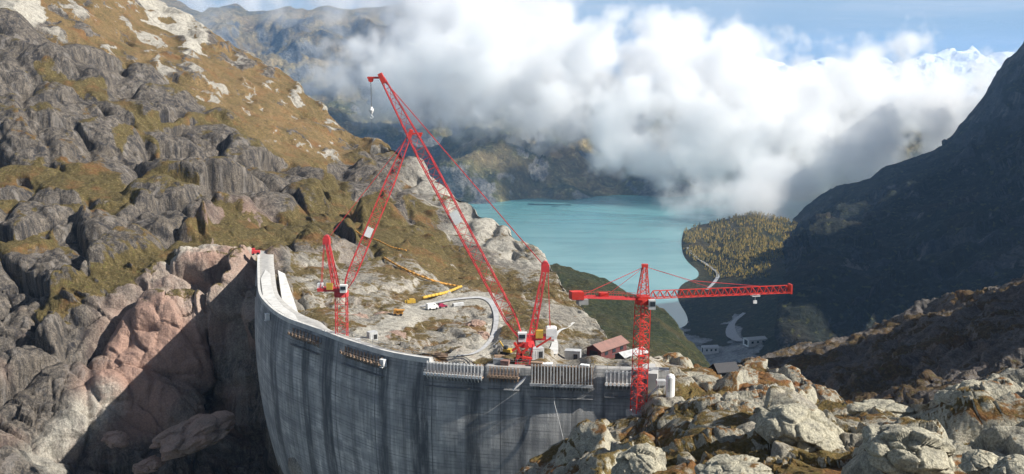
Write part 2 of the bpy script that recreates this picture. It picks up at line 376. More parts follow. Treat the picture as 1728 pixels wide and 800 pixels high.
def L_disp(p, mk, nr, px, py):
    g = np.clip(mk[0], 0, 1)
    warp = np.stack([fbm(p / 30, 4, 31), fbm(p / 30, 4, 32), fbm(p / 30, 3, 33)], -1) * 16
    pw = p + warp; basin = sstep(px, 460, 520) * sstep(py, 420, 450)
    amp = (1 - .8 * sstep(g, .45, .8)) * (1 - .5 * basin)
    amp = amp * (1 - .5 * sstep(px, 650, 740) * (1 - basin)); big = fbm(p / 75, 4, 3, ridged=True) * 11
    jn = fbm(pw * np.array([1 / 16, 1 / 16, 1 / 75]), 3, 11, .5, True) * 3.0
    pj = p + np.stack([fbm(p / 34, 2, 131), fbm(p / 34, 2, 132), fbm(p / 34, 2, 133)], -1) * 12
    fa, ea = facets(np.stack([pj[:, 0] / 27 + pj[:, 2] / 70, pj[:, 1] / 30, pj[:, 2] / 42 - pj[:, 0] / 90], -1), 4)
    up_ = np.clip(mk[3], 0, 1) * (1 - basin)
    blk = (fa * 12 + (np.sqrt(np.minimum(ea * 3.2, 1)) - 1) * 6.0) * (1 - .75 * up_); i = .5 + fa
    fb, eb = facets(np.stack([pj[:, 0] / 9 + pj[:, 2] / 24, pj[:, 1] / 9, pj[:, 2] / 19], -1), 9)
    blk1 = (fb * 2.4 + (np.sqrt(np.minimum(eb * 3.4, 1)) - 1) * 1.6) * np.maximum(.2 + .8 * sstep(fbm(p / 45, 3, 14), -.16, .12), .75 * (py > 430) * (px < 450))
    fc, ec = facets(pj / np.array([3.2, 3.2, 6.0]), 6); blk2 = (fc * 1.3 + (np.minimum(ec * 4, 1) - 1) * .4) * (.3 + .7 * sstep(fbm(p / 18, 3, 15), -.08, .15))
    fin = fbm(p * np.array([1, 1, .5]) / 3.4, 4, 12, .5) * .8
    low = py > 560
    d = (big * (1 - .6 * basin) + (jn + blk) * (1 - .6 * basin) + blk1 * (1 + .1 * basin) + blk2 * (1 + .6 * basin)) * amp + fin * (.4 + .6 * amp) + (1 - amp) * (fbm(p / 14, 4, 16) * 3.0 + fbm(p / 4, 4, 17) * 2.0)
    # sheltered cracks and steps collect turf
    mk[0] = mk[0] + .22 * sstep(i, .55, .8) * (py < 520) * (py > 150) * (1 - basin) + .1 * (blk1 < -1.6) * basin
    d = d - np.mean(d[(py > 100) & (py < 560) & (px < 450)]) * .6 * (1 - basin) - np.mean(d[basin > .9]) * basin
    hold = stroke(px, py, [(500, 548), (600, 582), (760, 608), (900, 614), (1150, 618)], 10) + stroke(px, py, [(436, 440), (440, 520), (500, 560)], 10) + stroke(px, py, road_px, 9) * 1.25
    mk[0] = mk[0] - 1.2 * stroke(px, py, road_px, 9); mk[2] = mk[2] + .5 * stroke(px, py, road_px, 14)
    yard = stroke(px, py, [(590, 585), (640, 560), (720, 518), (760, 512)], 11); mk[0] = mk[0] - .9 * yard; mk[2] = mk[2] - .25 * yard; mk[1] = mk[1] * (1 - yard)
    k_ = 1 - .97 * np.clip(np.maximum(hold, .7 * yard), 0, 1); crisp = blk1 * amp * np.maximum(sstep(py, 425, 450) * (px < 450), basin) + blk2 * .3; return (d - fin * (.4 + .6 * amp) - crisp) * k_, (fin * (.4 + .6 * amp) + crisp) * k_
def L_ledge(PX, PY):
    return 1.0
M_left = rock_mat('alpine_rock_and_grass', .8)
left_hill, LD = sheet('mountain_slope', -160, 1200, 1.9, L_top, L_bot, La, 760, M_left, L_mask, L_disp, back=(9, 14, .8))

# --- rocky foreground on the right abutment
Fg_top = curve([(840, 900), (868, 812), (905, 778), (960, 742), (1000, 720), (1050, 700), (1068, 690), (1082, 655), (1100, 612), (1130, 603), (1180, 606), (1230, 612), (1280, 613), (1330, 626), (1390, 650), (1440, 678), (1500, 690), (1540, 688), (1560, 668), (1600, 640), (1650, 628), (1700, 618), (1760, 610), (1950, 560)])
Fg_bot = curve([(840, 960), (1950, 960)])
Fa = [(840, 960, 125), (868, 815, 172), (905, 780, 178), (960, 745, 183), (1050, 702, 187), (1075, 690, 186), (1082, 655, 197), (1100, 614, 222), (1130, 605, 232), (1280, 614, 236), (1200, 640, 195), (1130, 660, 186), (1340, 640, 205), (1440, 682, 175), (1540, 690, 160), (1500, 720, 130), (1440, 720, 138), (1300, 700, 140), (1200, 700, 150), (1100, 720, 155), (1000, 780, 140), (1100, 800, 120), (1250, 800, 108), (1400, 800, 98), (1550, 800, 84), (1728, 800, 70),
      (1560, 670, 145), (1650, 632, 140), (1728, 615, 135), (1950, 560, 135), (1650, 700, 112), (1728, 700, 100), (1950, 800, 64), (1000, 960, 105), (1300, 960, 84), (1600, 960, 62), (1950, 960, 50), (1550, 740, 100)]
def F_mask(px, py, p):
    n = fbm(p / 9, 5, 15); n2 = fbm(p / 20, 3, 18)
    g = .40 + 1.1 * n + .25 * n2 - .1 * sstep(px, 1380, 1500)
    for pts, w in (([(1090, 720), (1150, 740), (1250, 745)], 22), ([(1170, 652), (1260, 655)], 14), ([(1130, 690), (1200, 690)], 8), ([(1200, 760), (1280, 790)], 14), ([(1280, 640), (1380, 672)], 10)):
        g = np.maximum(g, .72 * stroke(px, py, pts, w) + .4 * n)
    oc = sstep(n2 + .5 * n, .1, -.12)
    return g, .3 * sstep(n2, .0, .2), .72 + 1.1 * n, oc
def domes(q, seed, k=.78):
    a, b, i = voro(q, seed); return np.sqrt(np.clip(1 - (a / k) ** 2, 0, 1)), i, b - a
def F_disp(p, mk, nr, px, py):
    w = np.stack([fbm(p / 9, 3, 41), fbm(p / 9, 3, 42), fbm(p / 9, 3, 43)], -1) * 5; q = p + w
    qa = np.stack([q[:, 0] / 10.5 + q[:, 1] / 40, q[:, 1] / 15 - q[:, 0] / 60, q[:, 2] / 12], -1)
    d1, i1, e1 = domes(qa, 22, .85); d2, i2, e2 = domes(q / np.array([4.2, 5.5, 4.5]), 23, .8)
    n = fbm(p / 14, 4, 28); brk = sstep(fbm(p / 7, 3, 29), -.08, .16); pj = p + np.stack([fbm(p / 9, 2, 141), fbm(p / 9, 2, 142), fbm(p / 9, 2, 143)], -1) * 2.5
    fa, ea = facets(np.stack([pj[:, 0] / 10 - pj[:, 2] / 20, pj[:, 1] / 14, pj[:, 2] / 8], -1), 33); fb, eb = facets(pj / np.array([2.2, 2.9, 1.9]), 34); fc, ec = facets(pj / .8, 35)
    h = d1 * 2.9 * (.4 + i1) + fa * 3.0 + d2 * .7 * (.25 + i2) * (.35 + .65 * brk)
    hf = fb * .75 * (.15 + .85 * brk) + fc * .18 * brk + fbm(p / 1.6, 5, 25, .55) * .22 - np.clip(.10 - ea, 0, .1) * 12 - np.clip(.12 - eb, 0, .12) * 3.5 * brk
    lowm = d1 * (.4 + i1) + .35 * d2 * (.25 + i2) + .7 * fa                      # moss sits between the humps
    mk[0] = mk[0] * .85 + sstep(.70 - lowm + 1.4 * n, .02, .5) * .66 - .08
    g = sstep(np.clip(mk[0], 0, 1), .35, .7); h = h * (1 - .35 * g) + fbm(p / 1.1, 3, 30) * .25 * g
    foot = np.exp(-(((px - 1090) / 26) ** 2 + ((py - 665) / 34) ** 2))
    k_ = 1 - .85 * np.clip(foot, 0, 1); return (h - 2.4 + fbm(p / 25, 3, 27) * 2.5) * k_, hf * k_
M_fore = rock_mat('lichen_covered_granite', .42, rock=((.09, .09, .09), (.30, .29, .26)), pale=(.58, .54, .41), pink=(.40, .30, .24), ochre=(.24, .115, .045), olive=(.11, .08, .03), streak=False, rust=(.24, .09, .035))
fore, FD = sheet('rocky_ground', 840, 1950, 1.9, Fg_top, Fg_bot, Fa, 560, M_fore, F_mask, F_disp, back=(8, 5, .7))

# --- brown ridge on the right in the middle distance
Rt = curve([(1180, 690), (1230, 640), (1268, 606), (1310, 594), (1350, 584), (1400, 574), (1450, 560), (1500, 540), (1560, 514), (1620, 494), (1680, 478), (1728, 463), (1800, 440), (2000, 370)])
Ra = [(1180, 690, 330), (1268, 606, 430), (1350, 585, 450), (1450, 560, 455), (1560, 515, 440), (1728, 463, 420), (2000, 370, 420), (1200, 800, 270), (1350, 650, 330), (1450, 650, 300), (1600, 600, 290), (1728, 560, 290), (1500, 700, 240), (1728, 640, 230), (2000, 600, 200), (2000, 800, 150), (1500, 800, 200)]
def R_mask(px, py, p):
    n = fbm(p / 16, 5, 55); n2 = fbm(p / 45, 4, 58); e = sstep(Rt(px) + 22 - py, 0, 20)  # e: sunlit rim of the ridge top, put into the colour as paler ochre
    return .22 + 1.5 * n + .3 * n2, .1 + 0 * n, np.clip(.25 + 1.2 * n, 0, 1) * .7 + .15 * e, .55 + .4 * e + n
def R_disp(p, mk, nr, px, py):
    w = np.stack([fbm(p / 22, 4, 61), fbm(p / 22, 4, 62), fbm(p / 22, 3, 63)], -1) * 12; q = p + w
    u = q[:, 0] + .55 * q[:, 1]; v = -.55 * q[:, 0] + q[:, 1]             # the rock is bedded along the ridge
    a, b, i = voro(np.stack([u / 48, v / 20, q[:, 2] / 11], -1), 64); a2, b2, i2 = voro(np.stack([u / 12, v / 7, q[:, 2] / 4.5], -1), 65)
    mk[0] = mk[0] + .25 * (i - .5)
    fa, ea = facets(np.stack([u / 30, v / 13, q[:, 2] / 8], -1), 68); fb, eb = facets(np.stack([u / 9, v / 4.5, q[:, 2] / 3], -1), 69)
    a_ = fa * 4.5 + (i - .5) * 1.5 + (np.sqrt(np.minimum((b2 - a2) * 2.4, 1)) - 1) * .9 + (i2 - .5) * 1.2 + fbm(p / 60, 4, 66, ridged=True) * 5
    fc, ec = facets(np.stack([u / 3.5, v / 2.2, q[:, 2] / 1.4], -1), 70)
    return a_, fb * 1.1 + fc * .5 + fbm(p / 3, 5, 67, .6) * 1.1 - np.clip(.12 - ea, 0, .12) * 8
M_ridge = rock_mat('brown_heath_rock', .8, rock=((.035, .035, .036), (.12, .115, .11)), pale=(.36, .34, .30), ochre=(.14, .095, .05), olive=(.035, .030, .02), streak=False, rust=(.11, .06, .032))
ridge, RD = sheet('ridge_slope', 1180, 2000, 2.0, Rt, curve([(1180, 820), (2000, 820)]), Ra, 380, M_ridge, R_mask, R_disp, back=(9, 12, .6))

# --- dark spur beyond the dam, left of the lake tip
St = curve([(880, 470), (905, 455), (935, 446), (965, 450), (1000, 463), (1035, 478), (1060, 492), (1095, 508), (1120, 528), (1150, 560), (1185, 600), (1230, 640)])
Sa = [(880, 470, 860), (935, 446, 900), (1000, 463, 880), (1060, 492, 860), (1120, 528, 800), (1185, 600, 700), (1230, 640, 640), (900, 700, 420), (1000, 600, 560), (1100, 600, 600), (1200, 700, 450), (1060, 540, 720)]
def fst_mask(a, oc):
    def f(px, py, p):
        n = fbm(p / 40, 5, 75); return .62 + .8 * n, 0 * n, .2 + n, oc + 1.2 * n
    return f
def soft_disp(s, a):
    def f(p, mk, nr, px, py):
        return fbm(p / s, 6, 71, .55, True) * a + fbm(p / (s * .12), 4, 72, .6) * a * .18
    return f
M_spur = rock_mat('dark_green_heath', 2.2, rock=((.05, .055, .055), (.14, .14, .13)), pale=(.2, .2, .17), ochre=(.10, .07, .025), olive=(.028, .035, .015), streak=False, rust=(.08, .055, .025))
spur, SD = sheet('spur_slope', 880, 1230, 2.2, St, curve([(880, 720), (1230, 720)]), Sa, 120, M_spur, fst_mask(0, .1), soft_disp(90, 10), back=(8, 30, 1.0), cc=.3)

# --- valley floor, shore and wooded headland on the right of the lake
DL = lambda y, k: Dz(y, LAKE) * k
Vt = curve([(1080, 480), (1105, 440), (1125, 405), (1150, 392), (1180, 380), (1220, 371), (1250, 364), (1272, 361), (1300, 366), (1335, 378), (1370, 384), (1420, 372), (1500, 360), (2300, 350)])
Va = []
for (x, y, k) in [(1080, 480, 1.12), (1105, 440, 1.12), (1125, 405, 1.12), (1090, 560, 1.06), (1120, 530, 1.05), (1118, 480, 1.07), (1118, 440, 1.10), (1140, 405, 1.0), (1145, 425, 1.0), (1166, 442, 1.0), (1190, 458, 1.0), (1150, 466, 1.015), (1185, 470, 1.0), (1160, 478, .995), (1132, 484, .998), (1130, 492, 1.0), (1150, 508, 1.0), (1158, 530, 1.0), (1166, 556, 1.0), (1128, 550, 1.01), (1100, 600, .96),
                  (1160, 395, .985), (1200, 380, .955), (1272, 362, .90), (1335, 378, .90), (1180, 410, .975), (1220, 430, .95), (1300, 410, .89), (1230, 400, .93), (1200, 450, .975), (1240, 470, .95), (1200, 500, .975), (1250, 530, .95), (1200, 560, .985), (1240, 580, .97), (1160, 580, .985), (1130, 570, .985), (1150, 620, .96), (1250, 620, .95), (1350, 620, .90), (1350, 560, .88), (1350, 480, .87), (1450, 400, .82), (1500, 500, .80), (1600, 560, .78), (1728, 500, .70), (1728, 400, .70), (2300, 350, .50), (2300, 600, .50), (1900, 700, .7), (1080, 700, .8), (1500, 700, .8)]:
    Va.append((x, y, DL(y, k)))
def V_mask(px, py, p):
    n = fbm(p / 60, 5, 85); n2 = fbm(p / 200, 4, 88)
    head = sstep(px, 1350, 1240) * sstep(py, 450, 425)
    quarry = np.maximum(stroke(px, py, [(1130, 545), (1150, 575), (1180, 600), (1260, 605)], 16), stroke(px, py, [(1235, 545), (1240, 570), (1275, 585)], 9))
    g = np.maximum(.72 + .6 * n, head) - 1.6 * quarry
    return g, .0 * n, np.maximum(quarry * 1.2, .1 + .8 * n), np.maximum(.15 + 1.2 * n2 + .6 * n, head * .75)
M_valley = rock_mat('valley_heath', 5.0, rock=((.05, .055, .06), (.14, .14, .14)), pale=(.42, .43, .43), ochre=(.10, .075, .03), olive=(.02, .027, .014), streak=False, rust=(.06, .04, .022))
valley, VD = sheet('valley_ground', 1080, 2300, 2.4, Vt, curve([(1080, 720), (2300, 720)]), Va, 170, M_valley, V_mask, lambda p, mk, nr, px, py: (fbm(p / 160, 6, 81, .55, True) * 14 + fbm(p / 12, 3, 82) * 3) * sstep(px, 1225, 1380), back=(8, 30, .5), cc=.5)

# --- big dark mountain on the right
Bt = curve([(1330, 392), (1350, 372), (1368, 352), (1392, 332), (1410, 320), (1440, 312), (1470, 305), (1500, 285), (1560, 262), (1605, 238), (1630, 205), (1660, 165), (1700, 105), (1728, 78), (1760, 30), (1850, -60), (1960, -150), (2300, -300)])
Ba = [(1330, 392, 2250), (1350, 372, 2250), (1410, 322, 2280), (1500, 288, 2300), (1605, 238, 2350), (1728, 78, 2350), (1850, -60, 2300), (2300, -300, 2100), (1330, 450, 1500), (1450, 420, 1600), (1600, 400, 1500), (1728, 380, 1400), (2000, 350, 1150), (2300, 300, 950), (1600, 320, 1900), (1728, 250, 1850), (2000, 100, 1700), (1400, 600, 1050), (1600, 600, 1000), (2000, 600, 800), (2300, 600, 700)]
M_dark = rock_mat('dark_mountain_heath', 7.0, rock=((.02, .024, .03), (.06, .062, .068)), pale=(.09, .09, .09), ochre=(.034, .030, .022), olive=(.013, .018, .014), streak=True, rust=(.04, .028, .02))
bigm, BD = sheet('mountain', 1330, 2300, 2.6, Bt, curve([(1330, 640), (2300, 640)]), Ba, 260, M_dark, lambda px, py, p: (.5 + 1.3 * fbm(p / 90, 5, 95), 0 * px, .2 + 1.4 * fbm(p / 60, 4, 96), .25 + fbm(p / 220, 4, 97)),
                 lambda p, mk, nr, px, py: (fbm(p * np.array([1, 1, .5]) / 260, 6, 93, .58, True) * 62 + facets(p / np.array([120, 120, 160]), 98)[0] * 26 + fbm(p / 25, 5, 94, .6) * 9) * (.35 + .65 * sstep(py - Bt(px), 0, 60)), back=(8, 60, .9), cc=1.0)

# --- unseen hill added outside the frame on the right, shaped to shade the valley floor
gy = np.linspace(620, 2700, 80); gu = np.linspace(0, 1, 40); V_ = np.zeros((80, 40, 3))
for a_ in range(80):
    hh = 760 * sstep(gy[a_], 620, 950) * (1 - .85 * sstep(gy[a_], 1500, 2200)) + 60 * math.sin(gy[a_] / 130)
    V_[a_, :, 0] = .53 * gy[a_] + 130 + gu * 1700; V_[a_, :, 1] = gy[a_]; V_[a_, :, 2] = -330 + hh * 1.35 * np.sin(np.clip(gu * 1.9, 0, 1) * math.pi / 2) * (1 - .8 * sstep(gu, .6, 1)) * 1.0
V_[..., 2] += fbm(V_.reshape(-1, 3) / 220, 4, 60, ridged=True).reshape(80, 40) * 60
ii = np.arange(3200).reshape(80, 40); me = bpy.data.meshes.new('added_shade_hill'); me.from_pydata(V_.reshape(-1, 3).tolist(), [], np.stack([ii[:-1, :-1], ii[:-1, 1:], ii[1:, 1:], ii[1:, :-1]], -1).reshape(-1, 4).tolist())
me.materials.append(M_dark); me.polygons.foreach_set('use_smooth', [True] * len(me.polygons)); added_shade_hill = bpy.data.objects.new('added_shade_hill', me); COL.objects.link(added_shade_hill); added_shade_hill['kind'] = 'structure'

gy = np.linspace(140, 400, 50); gu = np.linspace(0, 1, 30); V_ = np.zeros((50, 30, 3))  # unseen spur added right of the frame to throw shade over the brown ridge
for a_ in range(50):
    hh = (285 + 16 * math.sin(gy[a_] / 11)) * sstep(gy[a_], 142, 205) * (1 - sstep(gy[a_], 315, 375))
    V_[a_, :, 0] = 300 + gu * 260; V_[a_, :, 1] = gy[a_]; V_[a_, :, 2] = -60 + hh * np.sin(np.clip(gu * 2.2, 0, 1) * math.pi / 2) * (1 - .9 * sstep(gu, .55, 1))
V_[..., 2] += facets(V_.reshape(-1, 3) / 30, 60)[0].reshape(50, 30) * 22
ii = np.arange(1500).reshape(50, 30); me = bpy.data.meshes.new('added_shade_spur'); me.from_pydata(V_.reshape(-1, 3).tolist(), [], np.stack([ii[:-1, :-1], ii[:-1, 1:], ii[1:, 1:], ii[1:, :-1]], -1).reshape(-1, 4).tolist())
me.materials.append(M_ridge); hsp = bpy.data.objects.new('added_shade_spur', me); COL.objects.link(hsp); hsp['kind'] = 'structure'

# --- mountains on the far shore
Ft = curve([(60, 20), (200, 5), (262, -12), (300, 6), (340, 22), (372, 10), (398, 5), (420, 22), (450, 20), (478, 12), (520, 22), (555, 12), (590, 22), (650, 12), (690, 8), (760, 0), (830, 10), (900, 60), (1000, 120), (1100, 170), (1300, 200), (1500, 210), (1900, 230)])
Fb = curve([(60, 380), (1900, 380)])
Fra = [(60, 20, 7200), (300, 5, 7200), (450, 15, 7400), (690, 8, 7000), (830, 10, 6600), (1000, 120, 5800), (1300, 200, 5200), (1900, 230, 5200)]
for x, y, k in [(760, 338, 1.0), (870, 336, 1.0), (950, 330, 1.0), (1000, 320, 1.0), (1080, 320, 1.0), (1150, 322, 1.0), (1300, 322, 1.0), (1500, 322, 1), (1900, 322, 1), (600, 338, 1.0), (60, 340, 1.0), (870, 365, 1.1), (600, 370, 1.1), (1200, 350, 1.1), (1900, 350, 1.1), (60, 380, 1.1)]:
    Fra.append((x, y, DL(y, k)))
Fra += [(560, 200, 4300), (600, 130, 5200), (400, 150, 5200), (60, 150, 5200), (850, 230, 3900), (1000, 240, 3850), (1200, 260, 3800), (1500, 280, 3800), (700, 300, 3350), (900, 300, 3350), (500, 60, 6200), (350, 60, 6300), (650, 60, 6200)]
def A_mask(px, py, p):
    n = fbm(p / 160, 5, 105); n2 = fbm(p / 500, 4, 108); hi = sstep(py, 230, 120)
    return .55 + 1.6 * n - .1 * hi, 0 * n, np.clip(.1 + 2.5 * n2 + 2 * n, 0, 1) * .9, .2 + hi * .4 + 1.8 * n
M_far = rock_mat('far_slope_forest_and_scree', 16.0, rock=((.04, .05, .065), (.17, .17, .16)), pale=(.62, .56, .46), ochre=(.38, .28, .14), olive=(.045, .052, .022), streak=False, rust=(.16, .11, .06))
farm, AD = sheet('far_mountains', 60, 1900, 3.0, Ft, Fb, Fra, 190, M_far, A_mask,
                 lambda p, mk, nr, px, py: (fbm((p + 120 * np.stack([fbm(p / 500, 2, 1), fbm(p / 500, 2, 2), 0 * px], -1)) / np.array([620, 620, 1400]), 7, 103, .52, True) * 260 + fbm(p / 90, 4, 104, .6) * 22) * (.22 + .78 * sstep(py - Ft(px), 0, 50)) * sstep(py, 350, 325), back=(6, 150, .7), cc=.6)

# --- snow peaks on the horizon
Pt = curve([(1150, 135), (1200, 112), (1240, 125), (1290, 104), (1330, 118), (1380, 100), (1430, 112), (1480, 96), (1520, 112), (1560, 98), (1585, 92), (1605, 84), (1622, 92), (1640, 84), (1660, 98), (1700, 92), (1760, 104), (2100, 96)])
snowm, N = mat_new('snowy_far_rock'); g_ = N.node('ShaderNodeNewGeometry')
sn = N.noise(g_.outputs['Position'], .004, 5, .6)
upz = N.node('ShaderNodeSeparateXYZ', {0: g_.outputs['Normal']}).outputs[2]
finish(N, N.mix(N.ramp(N.math('ADD', sn, N.math('MULTIPLY', upz, .3)), .55, .72), (.09, .1, .12), (.75, .77, .8)), .8)
peaks, PD = sheet('snow_peaks', 1150, 2100, 2.4, Pt, curve([(1150, 170), (2100, 170)]), [(1150, 110, 15500), (2100, 110, 15500), (1150, 170, 13000), (2100, 170, 13000), (1600, 85, 16000)], 46, snowm,
                  lambda px, py, p: (0 * px, 0 * px, 0 * px, 0 * px), lambda p, mk, nr, px, py: fbm(p / np.array([700, 700, 1800]), 6, 113, .6, True) * 190, back=(5, 400, .8))

# --- lake and the land out to the horizon
def plane(name, x0, x1, y0, y1, z, mat, kind='structure', n=1):
    mb = MB(); mb.add([(x0, y0, z), (x1, y0, z), (x1, y1, z), (x0, y1, z)], [(0, 1, 2, 3)]); o = top(mb, name, mat, (0, 0, 0), None, None, kind=kind); return o
m_lake, N = mat_new('turquoise_glacial_water'); g_ = N.node('ShaderNodeNewGeometry'); pos = g_.outputs['Position']
wn = N.noise(N.mapping(pos, (1, .55, 1)), .18, 5, .65); cur = N.noise(N.mapping(pos, (.35, 1, 1), rot=(0, 0, R(8))), .006, 6, .65, .6)
finish(N, N.mix(N.ramp(cur, .4, .62), (.075, .215, .235), (.115, .28, .29)), .22, wn, .25, .5, spec=.4)
plane('lake', -6000, 6000, 900, 5600, LAKE, m_lake)
m_gr, N = mat_new('valley_land'); finish(N, (.06, .065, .05), .95)
plane('ground', -45000, 45000, -15000, 70000, -420, m_gr)

# ================================================================ the dam
crest_px = [(437, 424), (435.5, 440), (436, 468), (437, 490), (442, 504), (460, 523), (482, 537), (502, 545), (537, 557), (579, 573), (620, 586), (660, 597), (720, 607), (775, 611.5), (830, 615), (915, 619.5), (1000, 622), (1050, 623.5), (1092, 624.5), (1130, 625.5)]
cpts = [Pz(x, y, 0) for x, y in crest_px]
def catmull(P_, n=24):
    out = []
    Q = [P_[0] * 2 - P_[1]] + P_ + [P_[-1] * 2 - P_[-2]]
    for i in range(1, len(Q) - 2):
        for k in range(n):
            t = k / n; a, b, c, d = Q[i - 1:i + 3]
            out.append(.5 * ((2 * b) + (c - a) * t + (2 * a - 5 * b + 4 * c - d) * t * t + (3 * b - a - 3 * c + d) * t ** 3))
    return out + [P_[-1]]
cl = np.array([[p.x, p.y] for p in catmull(cpts)])
for _ in range(60): cl[1:-1] = .5 * cl[1:-1] + .25 * (cl[:-2] + cl[2:])
sl = np.concatenate([[0], np.cumsum(np.hypot(*np.diff(cl, axis=0).T))]); SL = sl[-1]
def arc(s):
    s = np.asarray(s, float); x = np.interp(s, sl, cl[:, 0]); y = np.interp(s, sl, cl[:, 1]); e = 1.5
    tx = np.interp(s + e, sl, cl[:, 0]) - np.interp(s - e, sl, cl[:, 0]); ty = np.interp(s + e, sl, cl[:, 1]) - np.interp(s - e, sl, cl[:, 1])
    l = np.hypot(tx, ty) + 1e-9; return x, y, tx / l, ty / l          # position and tangent; outward (towards the camera) normal = (ty,-tx)
def s_at(px):                                                          # arc length whose crest point the photograph shows at column px
    v = cl; X = 864 + F * v[:, 0] / (v[:, 1] * cp + CAMZ * sp); i = np.argmin(np.abs(X - px) + np.where((px > 445) & (v[:, 1] > 275), 99, 0)); return sl[i]
def off(z):                                                            # double curvature of the upstream face
    return 1.6 - 1.6 * ((z + 15) / 15) ** 2 if z > -15 else 1.6 - 4.6 * ((-15 - z) / 35) ** 2
def DP(s, out=0.0, z=0.0):
    x, y, tx, ty = arc(s); return Vector((float(x + ty * out), float(y - tx * out), z))
m_conc, N = mat_new('dam_concrete'); uv = N.node('ShaderNodeUVMap'); uv.uv_map = 'UVMap'
at = N.node('ShaderNodeAttribute'); at.attribute_name = 'wet'; g_ = N.node('ShaderNodeNewGeometry')
U = uv.outputs[0]; sep = N.node('ShaderNodeSeparateXYZ', {0: U})
blo = N.noise(U, .22, 6, .7); stn = N.noise(N.mapping(U, (1, .10, 1)), .55, 6, .72); fin = N.noise(U, 2.6, 4, .7)
c = N.mix(N.ramp(stn, .3, .7), (.30, .295, .28), (.74, .72, .68))
c = N.mix(N.ramp(blo, .45, .7, 0, .45), c, (.21, .22, .23))
def lines(coord, period, w, amt, c, jit=None):
    f = N.math('FRACT', N.math('DIVIDE', coord, period)); d = N.math('ABSOLUTE', N.math('SUBTRACT', f, .5))
    k = N.ramp(d, w, w * .4, 0, 1)
    if jit is not None: k = N.math('MULTIPLY', k, N.ramp(jit, .35, .6))
    return N.mix(N.math('MULTIPLY', k, amt), c, (.055, .06, .065))
c = lines(sep.outputs[1], 1.5, .13, .34, c, N.noise(U, .5, 4, .7)); c = lines(sep.outputs[1], 3.0, .05, .6, c, N.noise(N.mapping(U, (.2, 1, 1)), .7, 3, .7)); c = lines(sep.outputs[0], 1.2, .16, .2, c, N.noise(U, .28, 4, .7)); c = lines(sep.outputs[0], 15.0, .012, .8, c)
pn = N.noise(N.node('ShaderNodeVectorMath', {0: N.mapping(U, (1 / 2.4, 1 / 3.0, 1))}, operation='FLOOR').outputs[0], 3.7, 0); c = N.mix(N.ramp(pn, .3, .7, 0, .55), c, (.20, .21, .22))
lf = N.noise(N.mapping(U, (.03, .33, 1)), 1.0, 2, .5); c = N.mix(N.ramp(lf, .5, .62, 0, .35), c, (.18, .185, .19))
ch = N.node('ShaderNodeTexChecker', {'Vector': N.mapping(U, (1 / 2.4, 1 / 3.0, 1)), 'Scale': 1.0})
c = N.mix(N.math('MULTIPLY', ch.outputs[1], .06), c, (.5, .5, .5))
wetf = N.math('MULTIPLY', at.outputs['Fac'], N.ramp(N.noise(N.mapping(U, (1, .12, 1)), .7, 6, .75), .30, .62, .30, 1.0), clamp=True)
c = N.mix(wetf, c, (.095, .10, .105))
finish(N, c, .85, N.math('ADD', fin, stn), .5, .12, spec=.2)
m_pale = paint('fresh_pale_concrete', (.62, .61, .58), .85, .25, .5)
m_deck = paint('crest_concrete', (.40, .39, .37), .9, .35, .6)
dark_bands = [(462, 473, .8), (490, 500, .4), (515, 528, .9), (549, 567, .95), (600, 606, .4), (644, 661, .9), (684, 690, .5), (700, 728, 1), (787, 813, .95), (850, 856, .4), (877, 889, 1), (905, 909, .4), (965, 978, .8), (1014, 1024, .9)]
bands = [(s_at(a), s_at(b), w) for a, b, w in dark_bands]
ns, nz = 420, 130; S_ = np.linspace(0, SL, ns); Z_ = np.linspace(0, -88, nz)
x, y, tx, ty = arc(S_); O_ = np.array([off(z) for z in Z_])
joint = np.zeros(ns)
VV = np.zeros((nz, ns, 3)); VV[..., 0] = x[None] + ty[None] * O_[:, None]; VV[..., 1] = y[None] - tx[None] * O_[:, None]; VV[..., 2] = Z_[:, None]
face_ = VV.reshape(-1, 3)
# crest height drops a little where blocks are unfinished
def crest_z(s):
    z = 0.0
    for a, b, h in ((s_at(722), s_at(818), -2.0), (s_at(818), s_at(912), -.4), (s_at(912), s_at(1000), -1.1)):
        if a < s < b: z = h
    return z
VV[0, :, 2] = [crest_z(s) for s in S_]; VV[1, :, 2] = np.minimum(VV[1, :, 2], VV[0, :, 2] - .3)
VV[2:6, :, 2] = np.minimum(VV[2:6, :, 2], VV[1, :, 2][None] - .3 * np.arange(1, 5)[:, None])
dam = empty('arch_dam', DP(SL * .6, 0, -85), 'tall curved grey concrete arch dam with dark wet stripes, under the red cranes', 'dam')
def grid_mesh(name, V, mat, parent, uvf=None, attr=None):
    H, Wd = V.shape[:2]; idx = np.arange(H * Wd).reshape(H, Wd); Fc = np.stack([idx[:-1, :-1], idx[1:, :-1], idx[1:, 1:], idx[:-1, 1:]], -1).reshape(-1, 4)
    off_ = np.array(parent.location if parent else (0, 0, 0)); me = bpy.data.meshes.new(name)
    me.from_pydata((V.reshape(-1, 3) - off_).tolist(), [], Fc.tolist()); me.update()
    if uvf is not None:
        l = me.uv_layers.new(name='UVMap'); uvv = uvf.reshape(-1, 2)[Fc.ravel()]; l.data.foreach_set('uv', uvv.astype(np.float32).ravel())
    if attr is not None:
        b = me.attributes.new('wet', 'FLOAT', 'POINT'); b.data.foreach_set('value', attr.astype(np.float32).ravel())
    me.polygons.foreach_set('use_smooth', [True] * len(Fc)); me.materials.append(mat)
    ob = bpy.data.objects.new(name, me); COL.objects.link(ob); ob.parent = parent; return ob
wet = np.zeros((nz, ns))
for a, b, w in bands:
    wob = 1.2 * fbm(np.stack([Z_ / 9, Z_ * 0 + a, Z_ * 0], -1), 3, 5)[:, None]
    m_ = sstep(S_[None] + wob, a - .6, a + .5) * (1 - sstep(S_[None] - wob, b - .5, b + .6)); wet = np.maximum(wet, w * m_)
